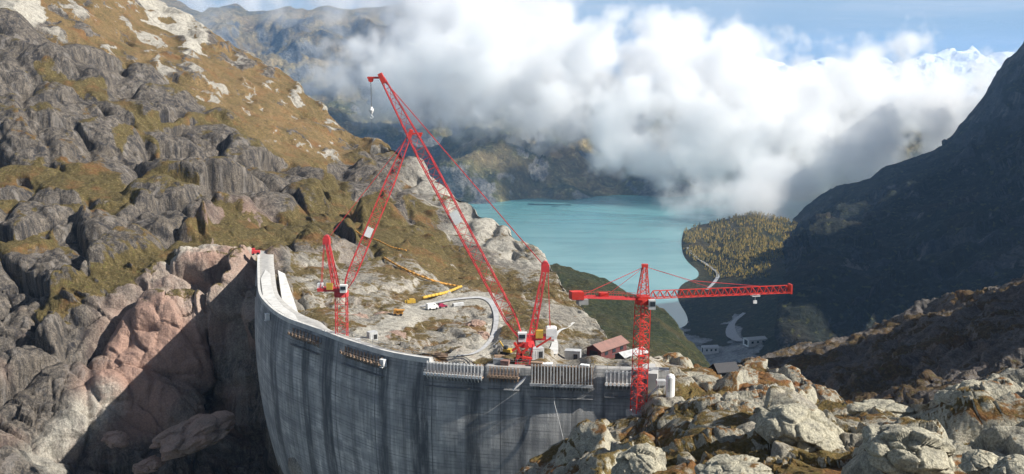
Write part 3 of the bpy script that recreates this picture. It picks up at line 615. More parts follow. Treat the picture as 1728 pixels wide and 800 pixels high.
wet = np.maximum(wet, .55 * (1 - sstep(-Z_[:, None], 3, 9)) * sstep(fbm(np.stack([S_ / 6, 0 * S_, 0 * S_], -1), 3, 7)[None], -.2, .1))
uvs = np.stack(np.broadcast_arrays(S_[None], Z_[:, None]), -1)
grid_mesh('upstream_face', VV, m_conc, dam, uvs, wet)
TH = 5.0
cr = np.zeros((5, ns, 3))
THV = 5.0 - 2.6 * sstep(S_, s_at(505), s_at(545))
for k, (o_, dz) in enumerate(((-THV, -24), (-THV, -.02), (-THV * .6, 0), (-.4 + 0 * S_, 0), (0 * S_, 0))):
    cr[k, :, 0] = x + ty * o_; cr[k, :, 1] = y - tx * o_; cr[k, :, 2] = [crest_z(s) + dz for s in S_]
grid_mesh('crest_walkway', cr[::-1], m_deck, dam)
mb = MB()
for k in range(110):
    s0, s1 = SL * k / 110 + .02, SL * (k + 1) / 110 - .02
    if s0 < s_at(720):
        a, b, c_, d = DP(s0, .25), DP(s1, .25), DP(s1, -.45), DP(s0, -.45); mb.hexa([v + Vector((0, 0, -.7)) for v in (a, b, c_, d)] + [v + Vector((0, 0, .45)) for v in (a, b, c_, d)])
mb.build('parapet', m_pale, dam)
# pale slab of the unfinished left wing (white apron between crest edge and the pale wedge)
mb = MB(); wing = [Pz(x_, y_, .35) for x_, y_ in ((440, 470), (444, 500), (462, 519), (484, 533), (503, 541), (498, 531), (478, 517), (464, 500), (458, 480), (456, 462), (448, 455))]
n_ = len(wing); mb.add([v - Vector((0, 0, 3)) for v in wing] + wing, [tuple(range(n_, 2 * n_)), tuple(range(n_ - 1, -1, -1))] + [(i, (i + 1) % n_, n_ + (i + 1) % n_, n_ + i) for i in range(n_)])
mb.build('apron_slab', m_pale, dam)
sw = MB(); q = [P(469, 456, 306), P(481, 462, 303), P(509, 545, 244), P(500, 540, 246), P(476, 505, 268)]
sw.add([v for v in q] + [v - Vector((0, 0, 7)) for v in q], [(0, 1, 2, 3, 4), (9, 8, 7, 6, 5)] + [(i, 5 + i, 5 + (i + 1) % 5, (i + 1) % 5) for i in range(5)])
sw.build('spillway_chute', m_pale, dam)
# abutment block right of the red tower crane
rb = MB()
for (px, w, yt, yb, D) in ((1097, 5, 626, 690, 196), (1106, 3.6, 632, 668, 193)):
    t_ = P(px, yt, D); b_ = P(px, yb, D); rb.abox((t_.x, t_.y + 3, (t_.z + b_.z) / 2), w * .55, 5, t_.z - b_.z, R(-12))
rb.build('abutment_block', m_conc, dam)

# ---------------------------------------------------------------- paints
red = paint('crane_red_paint', (.62, .05, .055), .55, .3, .35)
red2 = paint('crane_bright_red_paint', (.66, .045, .03), .55, .28, .35)
white = paint('white_paint', (.8, .8, .78), .5, .15, .6)
yellow = paint('yellow_paint', (.60, .38, .05), .6, .35, .9)
orange = paint('orange_plastic', (.55, .27, .05), .6, .35, .9)
steel = paint('grey_steel', (.3, .31, .32), .5, .3, 1, .4)
dark = paint('dark_opening', (.02, .022, .025), .6, .1)
timber = paint('weathered_timber', (.36, .25, .17), .85, .4, 1.4)
grey_panel = paint('galvanised_panel', (.52, .53, .53), .6, .3, .8, .1)
rust_p = paint('faded_red_roof', (.26, .145, .12), .7, .3, .7)
m_glass, N = mat_new('dark_glass'); finish(N, (.03, .04, .05), .1, spec=.6)
rope_m = paint('steel_rope', (.16, .15, .15), .5, .2)

# ================================================================ cranes
SIDE = Vector((0, 1, 0))
def luffing_crane(px, py, D, slew, tip, atop, label, boomw, mastw, sc, flag_t, hook=None, lean=None):
    base = P(px, py, D); root = empty('luffing_crane', base, label, 'crane', 'red luffing cranes on the dam crest')
    s = P(*slew, D); t = P(*tip, D + 3); a = P(*atop, D + 1); ux = Vector((1, 0, 0))
    mb = MB(); mb.lattice(base - Vector((0, 0, 1.5)), s, SIDE, mastw, mastw, max(4, int((s - base).length / (mastw * .8))), .14 * sc, .07 * sc); mb.build('mast', red, root)
    mb = MB(); mb.bar(s - Vector((0, 0, .9 * sc)), s + Vector((0, 0, .5 * sc)), mastw * .68, 16); mb.build('turntable', red, root)
    bd = (t - s).normalized(); dirx = 1 if t.x > s.x else -1          # boom side
    foot = s + Vector((dirx * mastw * .45, 0, 1.2 * sc))
    dk = MB(); L = 7.0 * sc * 1.0; c0 = s + Vector((-dirx * (L / 2 - 1), 0, .9 * sc)); 
    for yy in (-1, 1): dk.box(c0 + Vector((0, yy * 1.1 * sc, 0)), (L / 2, 0, 0), (0, .18 * sc, 0), (0, 0, .35 * sc))
    for k in range(6): dk.bar(c0 + Vector(((k / 5 - .5) * L, -1.1 * sc, 0)), c0 + Vector(((k / 5 - .5) * L, 1.1 * sc, 0)), .12 * sc)
    dk.box(c0 + Vector((0, 0, .4 * sc)), (L / 2, 0, 0), (0, 1.3 * sc, 0), (0, 0, .06 * sc)); dk.build('machinery_deck', red, root)
    # boom
    mb = MB(); seg = int((t - foot).length / (boomw * .95)); mb.lattice(foot, t, SIDE, boomw, boomw, seg, .13 * sc, .055 * sc, .07, .30); boom = mb.build('boom', red, root)
    mb = MB(); side = bd.cross(SIDE).normalized(); mb.box(t, bd * 1.1 * sc, SIDE * .7 * sc, side * .45 * sc); mb.box(t - Vector((0, 0, 0)) + Vector((dirx * 1.7 * sc, 0, .1)), (1.4 * sc, 0, 0), (0, .35 * sc, 0), (0, 0, .22 * sc))
    mb.bar(t + Vector((dirx * 2.4 * sc, -.3, -.3)), t + Vector((dirx * 2.4 * sc, .3, -.3)), .55 * sc, 12); mb.build('boom_head', red2, root)
    f0 = foot.lerp(t, flag_t); mb = MB(); nrm = bd.cross(SIDE).normalized()
    mb.box(f0 - SIDE * (boomw / 2 + .15), bd * boomw * .55, SIDE * .06, nrm * boomw * .36); pnl = mb.build('sign_panel', white, boom)
    # a-frame: two legs and head
    mb = MB()
    for yy in (-1, 1):
        f1 = s + Vector((-dirx * .6 * sc, yy * 1.2 * sc, 1.2 * sc)); f2 = s + Vector((-dirx * 4.6 * sc, yy * 1.2 * sc, 1.2 * sc)); hd = a + Vector((0, yy * .5 * sc, 0))
        f3 = s + Vector((-dirx * 1.9 * sc * (1 if lean is None else lean), yy * 1.2 * sc, 1.2 * sc)); 
        mb.bar(f1, hd + Vector((dirx * .35 * sc, 0, 0)), .2 * sc); mb.bar(f3, hd - Vector((dirx * .35 * sc, 0, 0)), .2 * sc)
        for k in range(1, 8):
            u0 = f1.lerp(hd, k / 8); u1 = f3.lerp(hd, k / 8); u2 = f3.lerp(hd, (k - 1) / 8); mb.bar(u0, u1, .1 * sc); mb.bar(u0, u2, .08 * sc)
    for k in (2, 4, 6): mb.bar((s + Vector((-dirx * .6 * sc, -1.2 * sc, 1.2 * sc))).lerp(a + Vector((0, -.5 * sc, 0)), k / 8), (s + Vector((-dirx * .6 * sc, 1.2 * sc, 1.2 * sc))).lerp(a + Vector((0, .5 * sc, 0)), k / 8), .1 * sc)
    mb.build('a_frame', red, root)
    mb = MB(); mb.box(a + Vector((0, 0, -.7 * sc)), (.85 * sc, 0, 0), (0, .8 * sc, 0), (0, 0, .8 * sc)); mb.bar(a + Vector((0, -.7 * sc, .2)), a + Vector((0, .7 * sc, .2)), .65 * sc, 12); mb.build('a_frame_head', red, root)
    # luffing ropes down to the deck, pendants up to the boom tip
    mb = MB()
    for yy in (-1, 1):
        mb.bar(a + Vector((-dirx * .6 * sc, yy * .5 * sc, -.8 * sc)), c0 + Vector((-dirx * (L / 2 - .8 * sc), yy * 1.0 * sc, 0)), .09 * sc)
    mb.build('back_stay', red, root)
    mb = MB()
    for yy in (-1, 1): mb.bar(a + Vector((dirx * .4, yy * .5 * sc, 0)), t + Vector((0, yy * .45 * sc, 0)), .07 * sc)
    mb.build('pendant', red, root)
    # cab, counterweight, winch
    cw = c0 + Vector((-dirx * (L / 2 - .6 * sc), 0, .6 * sc)); mb = MB(); sc_keep = sc; sc = sc * (.62 if sc < 1 else 1); mb.box(cw + Vector((0, 0, .4 * sc)), (1.15 * sc, 0, 0), (0, 1.3 * sc, 0), (0, 0, 1.15 * sc)); mb.box(cw + Vector((0, 0, 1.6 * sc)), (.9 * sc, 0, 0), (0, 1.1 * sc, 0), (0, 0, .12 * sc)); mb.build('counterweight', white, root); sc = sc_keep
    mb = MB(); wc_ = c0 + Vector((-dirx * .3 * sc, -1.0 * sc, 1.0 * sc)); mb.box(wc_, (.8 * sc, 0, 0), (0, .5 * sc, 0), (0, 0, .85 * sc)); mb.build('winch_housing', yellow, root)
    cb = s + Vector((dirx * .9 * sc, -1.9 * sc, 1.5 * sc)); mb = MB(); mb.hexa([cb + Vector(v) * sc for v in ((-.8, -.6, -1), (.8, -.6, -1), (.8, .6, -1), (-.8, .6, -1), (-.9, -.7, 1), (1.0, -.7, 1), (1.0, .6, 1), (-.9, .6, 1))]); cab = mb.build('cab', white, root)
    mb = MB(); mb.box(cb + Vector((0, -.69 * sc, .25 * sc)), (.65 * sc, 0, 0), (0, .05, 0), (0, 0, .42 * sc)); mb.build('window', m_glass, cab)
    if hook:
        h0 = t + Vector((dirx * 2.4 * sc, 0, -.6)); h1 = P(*hook, D + 3); h0.y = h1.y = h0.y; h1.x = h0.x
        mb = MB(); mb.bar(h0, h1, .07); mb.build('hoist_rope', rope_m, root)
        mb = MB(); mb.bar(h1 + Vector((0, 0, .7)), h1, .2, 12, .55); mb.bar(h1, h1 - Vector((0, 0, .7)), .55, 12, .22); mb.bar(h1 - Vector((0, 0, .7)), h1 - Vector((0, 0, 1.2)), .08, 6)
        mb.path([h1 + Vector((.28 * math.sin(q_), 0, -1.45 + .28 * math.cos(q_))) for q_ in np.linspace(.2, 4.6, 8)], .07); mb.build('hook_block', white, root)
        mb = MB(); mb.bar(h1 - Vector((0, 0, 1.7)), h1 - Vector((0, 0, 7.5)), .03); mb.build('tag_line', rope_m, root)
    return root
luffing_crane(577, 572, 226, (576, 494), (692, 226), (551, 402), 'smaller red luffing crane on the left, its boom tip touching the larger boom', 2.1, 2.5, .92, .37, lean=1.0)
luffing_crane(880, 612, 206, (888, 576), (645, 132), (920, 447), 'largest red luffing crane, long steep boom with a white hook ball hanging from its tip', 2.5, 3.0, 1.0, .47, hook=(637, 186))
# messy machinery round the low mast of the big crane
cr2 = [o for o in COL.objects if o.name.startswith('luffing_crane')][-1]
mb = MB(); b_ = P(880, 608, 203)
mb.bar(P(868, 578, 203), P(884, 606, 203), .35); mb.bar(P(893, 584, 203), P(872, 606, 203), .35); mb.bar(P(864, 592, 203), P(884, 578, 203), .3); mb.bar(P(872, 600, 203), P(898, 606, 203), .3); mb.bar(P(905, 586, 203), P(930, 570, 203), .25)
mb.build('mast_brace', red2, cr2)

def tower_crane():
    D = 188; base = P(1077, 692, 186); root = empty('tower_crane', base, 'red tower crane with horizontal jib on the rock by the right end of the dam', 'crane')
    s = P(1085, 508, D - 1); ap = P(1088, 450, D - 1)
    mb = MB(); h = (s - base).length; mb.lattice(base - Vector((0, 0, 1)), s, Vector((1, .45, 0)), 2.3, 2.2, 15, .11, .055)
    # inner ladder and platforms make the mast look dense
    for k in range(1, 16):
        c = base.lerp(s, k / 16); mb.abox(c + Vector((.3, 0, 0)), .9, 1.6, .05, .42)
    for xx in (-.25, .25): mb.bar(base + Vector((xx, -.5, 0)), s + Vector((xx, -.5, 0)), .05)
    for k in range(60): c = base.lerp(s, k / 60); mb.bar(c + Vector((-.25, -.5, 0)), c + Vector((.25, -.5, 0)), .03)
    mb.build('mast', red2, root)
    mb = MB(); mb.abox(base + Vector((0, 0, -.9)), 3.6, 3.6, 1.2, .3); mb.build('footing', m_deck, root)
    mb = MB(); mb.bar(s - Vector((0, 0, .5)), s + Vector((0, 0, .5)), 1.6, 16); mb.abox(s + Vector((0, 0, .8)), 2.4, 2.2, .5); mb.build('slewing_ring', red2, root)
    mb = MB(); mb.lattice(s + Vector((0, 0, 1)), ap, Vector((1, .2, 0)), 1.9, .75, 6, .12, .06); mb.abox(ap + Vector((0, 0, .2)), 1.2, .8, .6); mb.build('tower_head', red2, root)
    e = P(1333, 493, D + 3.5); j0 = s + Vector((1.2, 0, .6)); jd = (e - j0); sd2 = jd.cross(Vector((0, 0, 1))).normalized(); up = Vector((0, 0, 1)); n = 20; w = .7; hh = 1.4
    mb = MB(); A = [j0.lerp(e, k / n) for k in range(n + 1)]
    for k in range(n):
        for sg in (-1, 1): mb.bar(A[k] + sd2 * w * sg, A[k + 1] + sd2 * w * sg, .085)
        mb.bar(A[k] + sd2 * w, A[k + 1] - sd2 * w, .06); m_ = (A[k] + A[k + 1]) / 2 + up * hh
        for sg in (-1, 1): mb.bar(A[k] + sd2 * w * sg, m_, .07); mb.bar(m_, A[k + 1] + sd2 * w * sg, .07)
        if k < n - 1: mb.bar(m_, (A[k + 1] + A[k + 2]) / 2 + up * hh, .11)
        mb.bar(A[k] - sd2 * w, A[k] + sd2 * w, .06)
    mb.box(e + up * .7, (.15, 0, 0), sd2 * .8, (0, 0, .95)); mb.build('jib', red2, root)
    c1 = P(972, 500, D - 5); k0 = s + Vector((-1.2, 0, .5)); cd = (c1 - k0); sc_ = cd.cross(up).normalized()
    mb = MB()
    for sg in (-1, 1): mb.box((k0 + c1) / 2 + sc_ * sg * .7, cd / 2, sc_ * .10, (0, 0, .2))
    for k in range(12): q_ = k0.lerp(c1, k / 11); mb.bar(q_ - sc_ * .7, q_ + sc_ * .7, .08)
    for sg in (-1, 1):
        for k in range(11): q_ = k0.lerp(c1, k / 11) + sc_ * .8 * sg; mb.bar(q_, q_ + up * 1.0, .035)
        mb.bar(k0 + sc_ * .8 * sg + up, c1 + sc_ * .8 * sg + up, .035)
    mb.build('counter_jib', red, root)
    mb = MB(); mb.box(c1 + Vector((.1, 0, .2)), (1.15, 0, 0), sc_ * .8, (0, 0, .75)); cwt = mb.build('counterweight', red2, root)
    mb = MB(); mb.box(c1 + Vector((1.2, 0, -1.0)), (.9, 0, 0), sc_ * .7, (0, 0, .55)); mb.build('ballast_block', m_deck, root)
    mb = MB(); mb.box(c1.lerp(k0, .45) + up * .55, (.8, 0, 0), sc_ * .55, (0, 0, .35)); mb.build('winch', red2, root)
    mb = MB(); tj = A[16] + up * hh; mb.bar(ap, A[6] + up * (hh + 1.7), .05); mb.bar(A[6] + up * (hh + 1.7), tj, .06); mb.bar(ap, A[9] + up * hh, .04); mb.build('pendant', red, root)
    mb = MB(); mb.bar(ap, c1.lerp(k0, .12) + up * .4, .06); mb.bar(ap, c1.lerp(k0, .5) + up * .4, .04); mb.build('back_stay', red, root)
    cb = s + Vector((1.5, -1.6, -.3)); mb = MB(); mb.abox(cb, 1.3, 1.3, 1.8); cab = mb.build('cab', grey_panel, root)
    mb = MB(); mb.abox(cb + Vector((.1, -.67, .2)), 1.0, .08, .9); mb.build('window', m_glass, cab)
    tr = A[15]; mb = MB(); mb.box(tr - up * .35, jd.normalized() * .8, sd2 * .6, (0, 0, .14)); mb.bar(tr - up * .4, tr - up * 1.5, .06); mb.abox(tr - up * 1.7, .7, .4, .6); mb.build('trolley', white, root)
tower_crane()

# ================================================================ formwork on the crest
def formwork(pa, pb, z, n, label, posts=1.9, mat=grey_panel, below=.9, outw=1.7, pm=None):
    s0, s1 = s_at(pa), s_at(pb); root = empty('formwork_platform', DP((s0 + s1) / 2, .6, z), label, 'scaffold', 'formwork platforms hung along the dam crest')
    k_ = max(3, int((s1 - s0) / 2)); bo = off(z)
    mb = MB()
    for k in range(k_):
        a, b = s0 + (s1 - s0) * k / k_, s0 + (s1 - s0) * (k + 1) / k_
        mb.hexa([DP(a, bo + outw, z - .1), DP(b, bo + outw, z - .1), DP(b, bo + .05, z - .1), DP(a, bo + .05, z - .1)] + [DP(a, bo + outw, z + .08), DP(b, bo + outw, z + .08), DP(b, bo + .05, z + .08), DP(a, bo + .05, z + .08)])
    mb.build('deck', timber, root)
    mb = MB()
    for k in range(k_):
        a, b = s0 + (s1 - s0) * k / k_, s0 + (s1 - s0) * (k + 1) / k_; g = .04
        mb.hexa([DP(a + g, bo + .30, z + .12), DP(b - g, bo + .30, z + .12), DP(b - g, bo + .12, z + .12), DP(a + g, bo + .12, z + .12)] + [DP(a + g, bo + .25, z + posts), DP(b - g, bo + .25, z + posts), DP(b - g, bo + .07, z + posts), DP(a + g, bo + .07, z + posts)])
    mb.build('shutter_panel', mat, root)
    rail = MB()
    for hz in (.55, 1.05):
        for k in range(k_): rail.bar(DP(s0 + (s1 - s0) * k / k_, bo + outw, z + hz), DP(s0 + (s1 - s0) * (k + 1) / k_, bo + outw, z + hz), .045)
    rail.build('guard_rail', steel, root)
    for k in range(n):
        s = s0 + (s1 - s0) * (k + .5) / n; mb = MB()
        p0 = DP(s, bo + .45, z - below); p1 = DP(s, bo + .45, z + posts + .35); mb.bar(p0, p1, .17); mb.bar(DP(s, bo + outw - .05, z), DP(s, bo + .3, z - below - .4), .09)
        mb.bar(DP(s, bo + outw, z), DP(s, bo + outw, z + 1.1), .06); mb.abox(DP(s, bo + outw + .05, z + .25), .62, .30, .62, math.atan2(float(arc(s)[3]), float(arc(s)[2])))
        mb.build('bracket', pm or white, root)
    mb = MB()                                                            # trailing platform below
    for k in range(k_):
        a, b = s0 + (s1 - s0) * k / k_, s0 + (s1 - s0) * (k + 1) / k_; bb = off(z - 2.6)
        mb.hexa([DP(a, bb + 1.1, z - 2.7), DP(b, bb + 1.1, z - 2.7), DP(b, bb + .1, z - 2.7), DP(a, bb + .1, z - 2.7)] + [DP(a, bb + 1.1, z - 2.6), DP(b, bb + 1.1, z - 2.6), DP(b, bb + .1, z - 2.6), DP(a, bb + .1, z - 2.6)])
        mb.bar(DP(a, bb + 1.05, z - 2.6), DP(a, bo + outw - .1, z), .05); mb.bar(DP(a, bb + 1.1, z - 1.7), DP(b, bb + 1.1, z - 1.7), .04)
    mb.build('trailing_deck', steel, root)
formwork(722, 818, -2.6, 17, 'pale formwork platform with white brackets, first one right of the smooth crest edge', 2.3)
formwork(826, 880, -2.2, 9, 'short formwork platform just left of and below the big crane foot', 1.7, pm=timber)
formwork(895, 1002, -3.4, 20, 'longest formwork platform with brown posts rising above the crest, right of the big crane', 3.9, timber, pm=grey_panel)
formwork(1020, 1068, -2.8, 7, 'small grey formwork platform next to the red tower crane mast', 2.4)
formwork(586, 652, -2.4, 12, 'dark formwork platform under the crest below the left luffing crane', 1.1, steel, pm=timber)
formwork(497, 546, -2.6, 8, 'dark formwork platform hanging on the left part of the dam', 1.1, steel, pm=timber)
# small white units hung on the ends
for px, py, lab in ((458, 533, 'small white box on the dam face, far left below the crest'), (652, 612, 'pale box at the right end of the platform below the left crane')):
    s = s_at(px); mb = MB(); rz = math.atan2(float(arc(s)[3]), float(arc(s)[2])); c = DP(s, 1.2, -2.0); mb.abox(c, 1.2, 1.0, 1.4, rz); mb.abox(c + Vector((0, 0, .75)), 1.35, 1.15, .12, rz); mb.abox(c - Vector((0, 0, .9)), .9, 1.6, .14, rz)
    top(mb, 'equipment_box', white, c, lab, 'box', 'equipment boxes on the dam')
# cable stretched in front of the face and diagonal spoil chute
mb = MB(); mb.path([DP(s_at(934), .8, -1), DP(s_at(938), 2.2, -7), DP(s_at(952), 3.0, -14), DP(s_at(955), 3.0, -24)], .07); top(mb, 'hanging_hose', grey_panel, DP(s_at(934), .8, -1), 'thin pale hose hanging down the dam face below the long platform', 'hose')
mb = MB(); a_, b_ = P(885, 640, 190), P(868, 655, 189); mb.box((a_ + b_) / 2, (b_ - a_) / 2, (.0, .5, 0), (.3, 0, .5)); mb.bar(a_ + Vector((0, .5, 0)), b_ + Vector((0, .5, 0)), .12); top(mb, 'loading_skip', grey_panel, b_, 'pale tilted skip hanging on the dam face left of the dark joint', 'skip')
# people-size clutter on the crest: posts of the safety rail
def rail(pa, pb, outo, label, z0=0.0):
    s0, s1 = s_at(pa), s_at(pb); n = max(3, int((s1 - s0) / 2.2)); mb = MB()
    for k in range(n + 1):
        s = s0 + (s1 - s0) * k / n; zz = crest_z(s) + z0; mb.bar(DP(s, outo, zz), DP(s, outo, zz + 1.15), .05)
        if k < n:
            s2 = s0 + (s1 - s0) * (k + 1) / n; z2 = crest_z(s2) + z0
            for h in (.6, 1.12): mb.bar(DP(s, outo, zz + h), DP(s2, outo, z2 + h), .04)
    top(mb, 'safety_rail', steel, DP(s0, outo, z0), label, 'railing', 'railings on the dam crest')
rail(560, 716, -2.3, 'thin steel railing along the back of the crest left of the pale platform')
rail(726, 1000, -2.3, 'thin steel railing along the back of the crest behind the platforms')
rail(1005, 1088, -.3, 'thin steel railing on the crest edge by the tower crane')
clut = [(735, 'timber'), (752, 'white'), (771, 'steel'), (790, 'white'), (806, 'timber'), (838, 'steel'), (851, 'rust'), (905, 'timber'), (921, 'white'), (948, 'steel'), (967, 'timber'), (985, 'white')]
CW = ['at the left end of the first pale platform', 'second from left on the first pale platform', 'above the middle of the first pale platform', 'above the right half of the first pale platform', 'at the right end of the first pale platform',
      'left item above the short platform', 'right item above the short platform', 'just right of the big crane foot', 'second right of the big crane foot', 'above the middle of the longest platform', 'above the right half of the longest platform', 'at the right end of the longest platform']
MATS = dict(timber=timber, white=white, steel=steel, rust=rust_p); seen = {}
for i, (px, k) in enumerate(clut):
    s = s_at(px); c = DP(s, -1.5 - (i % 3) * .3, crest_z(s)); mb = MB(); rz = math.atan2(float(arc(s)[3]), float(arc(s)[2])) + rnd.uniform(-.3, .3)
    l, w, h = rnd.uniform(1.4, 3.0), rnd.uniform(.9, 1.5), rnd.uniform(.6, 1.3)
    if k in ('timber', 'rust'):
        for q_ in range(4): mb.abox(c + Vector((0, 0, .12 + q_ * h / 4)), l * rnd.uniform(.85, 1), w, h / 4 * .8, rz + rnd.uniform(-.05, .05))
    else:
        mb.abox(c + Vector((0, 0, h / 2)), l, w, h, rz); mb.abox(c + Vector((0, 0, h + .05)), l * 1.05, w * 1.05, .1, rz)
        for q_ in (-.4, .4): mb.abox(c + Vector((0, 0, .06)) + Vector((math.cos(rz), math.sin(rz), 0)) * q_ * l, .15, w * 1.1, .12, rz)
    word = dict(timber='timber pack', white='white container', steel='grey steel crate', rust='rusty panel stack')[k]
    top(mb, dict(timber='timber_pack', white='site_container', steel='steel_crate', rust='panel_stack')[k], MATS[k], c, f'small {word} on the dam crest, {CW[i]}', dict(timber='timber', white='container', steel='crate', rust='panels')[k], f'{word}s stored on the dam crest')

# ================================================================ roads and paths
def strip(name, sd_, pts, w, mat, lift=.25, z_ends=None):
    """ribbon laid on a terrain sheet; w = width on the ground in picture pixels at each point"""
    f = sd_['f']; pts = [Vector((x, y, 0)) for x, y in pts]; Q = [pts[0] * 2 - pts[1]] + pts + [pts[-1] * 2 - pts[-2]]; c = []; ww = []
    for i in range(1, len(Q) - 2):
        for k in range(6):
            t = k / 6; a, b, c_, d = Q[i - 1:i + 3]; c.append(.5 * ((2 * b) + (c_ - a) * t + (2 * a - 5 * b + 4 * c_ - d) * t * t + (3 * b - a - 3 * c_ + d) * t ** 3)); ww.append(w[i - 1] * (1 - t) + w[min(i, len(w) - 1)] * t)
    vs = []; n = 4
    for i in range(len(c)):
        j0, j1 = max(0, i - 1), min(len(c) - 1, i + 1); p0 = P(c[i].x, c[i].y, float(f(np.array([c[i].x]), np.array([c[i].y]))[0]))
        A = P(c[j0].x, c[j0].y, float(f(np.array([c[j0].x]), np.array([c[j0].y]))[0])); B = P(c[j1].x, c[j1].y, float(f(np.array([c[j1].x]), np.array([c[j1].y]))[0]))
        t = (B - A); t.z = 0; t.normalize(); s_ = Vector((-t.y, t.x, 0)); wm = ww[i] / F * p0.y / 2
        for k in range(n + 1): vs.append(p0 + s_ * wm * (k / n * 2 - 1) + Vector((0, 0, lift)))
    m_ = n + 1; mb = MB(); mb.add(vs, [(i * m_ + k, i * m_ + k + 1, (i + 1) * m_ + k + 1, (i + 1) * m_ + k) for i in range(len(c) - 1) for k in range(n)])
    return top(mb, name, mat, (0, 0, 0), None, None, kind='structure', smooth=True)
gravel = paint('pale_gravel', (.46, .46, .46), .95, .35, .5)
strip('road', LD, road_px[4:], [7, 12, 13, 13, 11, 9, 8, 8, 8, 8, 7], gravel, .12)
strip('path', LD, [(969, 546), (957, 555), (944, 561), (936, 572), (936, 586), (930, 604)], [5, 6, 6, 8, 12, 22], m_pale, .5)
road2 = paint('valley_asphalt', (.30, .31, .32), .9, .2, .1)
strip('valley_road', VD, [(1160, 418), (1172, 432), (1186, 442), (1206, 456), (1212, 464), (1206, 476), (1190, 492)], [5, 5, 5, 6, 6, 6, 5], road2, .6)
strip('valley_track', VD, [(1256, 530), (1238, 545), (1233, 558), (1238, 570), (1252, 580)], [6, 8, 16, 24, 14], gravel, 2.0)

# ================================================================ buildings
def house(name, label, c, ux, L, Wd, H, rise, wallm, roofm, gable_open=True, group=None):
    """gabled shed: c = centre on the ground, ux = ridge direction"""
    ux = Vector(ux).normalized(); uy = Vector((-ux.y, ux.x, 0)); root = empty(name, c, label, 'building', group); Z = Vector((0, 0, 1))
    mb = MB(); mb.box(c + Z * (H / 2 - 1), ux * L / 2, uy * Wd / 2, Z * (H / 2 + 1)); 
    for sg in (-1, 1):
        e = c + ux * sg * (L / 2 - .15); a, b, t = e + uy * Wd / 2 + Z * H, e - uy * Wd / 2 + Z * H, e + Z * (H + rise); o_ = ux * .15
        mb.add([a - o_, b - o_, t - o_, a + o_, b + o_, t + o_], [(0, 1, 2), (5, 4, 3), (0, 3, 4, 1), (1, 4, 5, 2), (2, 5, 3, 0)])
    mb.build('wall', wallm, root)
    mb = MB(); ov = .5
    for sg in (-1, 1):
        e = uy * sg * (Wd / 2 + ov); dz = Z * (H - rise * ov / (Wd / 2)); rl = ux * (L / 2 + ov)
        q = [c + Z * (H + rise) - rl, c + Z * (H + rise) + rl, c + e + dz + rl, c + e + dz - rl]; q = [v + Z * .02 for v in q]; mb.hexa([v for v in q] + [v + Z * .16 for v in q])
    mb.build('roof', roofm, root)
    for sg in (-1, 1):
        side = uy if uy.y < 0 else -uy
    for k in range(3):
        mb = MB(); mb.box(c + side * (Wd / 2 + .03) + ux * ((k - 1) * L / 3.4) + Z * H * .55, ux * L * .06, side * .05, Z * H * .2); w = mb.build('window', m_glass, root)
    endv = -ux if ux.x > 0 else ux
    mb = MB(); mb.box(c + endv * (L / 2 + .04) + Z * H * .42, uy * Wd * .28, endv * .05, Z * H * .42); mb.build('door', dark, root)
    return root
maroon = paint('maroon_boards', (.13, .035, .035), .8, .4, 1.0)
c = P(1018, 596, 232); ux = P(1050, 580, 243) - P(1000, 590, 234); ux.z = 0
house('site_building', 'long shed with faded red roof and maroon walls above the dam end', P(1024, 597, 230), (8, 9, 0), 10.5, 4.2, 2.2, 1.1, maroon, rust_p)
house('grey_shed', 'low shed with a grey sheet roof between the red-roofed shed and the tower crane', P(1064, 607, 222), (5, 4, 0), 7, 3.2, 1.6, .7, dark, grey_panel)
house('mountain_hut', 'small dark hut with a pale roof on the rocky knoll right of the tower crane', P(1222, 634, 214), (4.2, 1.2, 0), 4.6, 3.4, 1.7, 1.2, dark, paint('black_bitumen', (.05, .05, .055), .7))
for i, (px, py, l, w, lab) in enumerate(((1274, 578, 26, 14, 'white flat works building at the edge of the quarry on the valley floor'), (1198, 592, 20, 10, 'pale works building low in the quarry, left of the white one'))):
    D = float(VD['f'](np.array([px]), np.array([py]))[0]); house('works_building', lab, P(px, py + 2, D * .99), (1, .15 if i else .3, 0), l, w, 7, 2, white, grey_panel, group='works buildings on the valley floor')
# white silo and plant at the right abutment
b = P(1131, 662, 184); root = empty('cement_silo', b, 'white upright silo with rounded top, right of the dam end', 'silo')
mb = MB(); mb.bar(b - Vector((0, 0, 1)), b + Vector((0, 0, 3.1)), .85, 20); mb.bar(b + Vector((0, 0, 3.1)), b + Vector((0, 0, 3.5)), .85, 20, .62); mb.bar(b + Vector((0, 0, 3.5)), b + Vector((0, 0, 3.75)), .62, 20, .2); mb.build('shell', white, root)
mb = MB(); mb.box(b + Vector((-.45, -.78, 1.6)), (.17, 0, 0), (0, .12, 0), (0, 0, 1.3)); mb.build('ladder_slot', steel, root)
b = P(1115, 664, 187); root = empty('concrete_mixer', b, 'small grey mixing plant with a slanted conveyor between tower crane and white silo', 'mixer')
mb = MB()
for xx in (-.7, .7):
    for yy in (-.6, .6): mb.bar(b + Vector((xx, yy, -1)), b + Vector((xx, yy, 2)), .08)
mb.abox(b + Vector((0, 0, 2.3)), 1.8, 1.5, .9); mb.hexa([b + Vector(v) for v in ((-.3, -.3, 1.2), (.3, -.3, 1.2), (.3, .3, 1.2), (-.3, .3, 1.2), (-.85, -.7, 1.9), (.85, -.7, 1.9), (.85, .7, 1.9), (-.85, .7, 1.9))]); mb.build('hopper', grey_panel, root)
mb = MB(); mb.box(b + Vector((-1.5, -.9, .8)), (1.1, 0, 1.0), (0, .3, 0), (-.1, 0, .12)); mb.build('conveyor', steel, root)

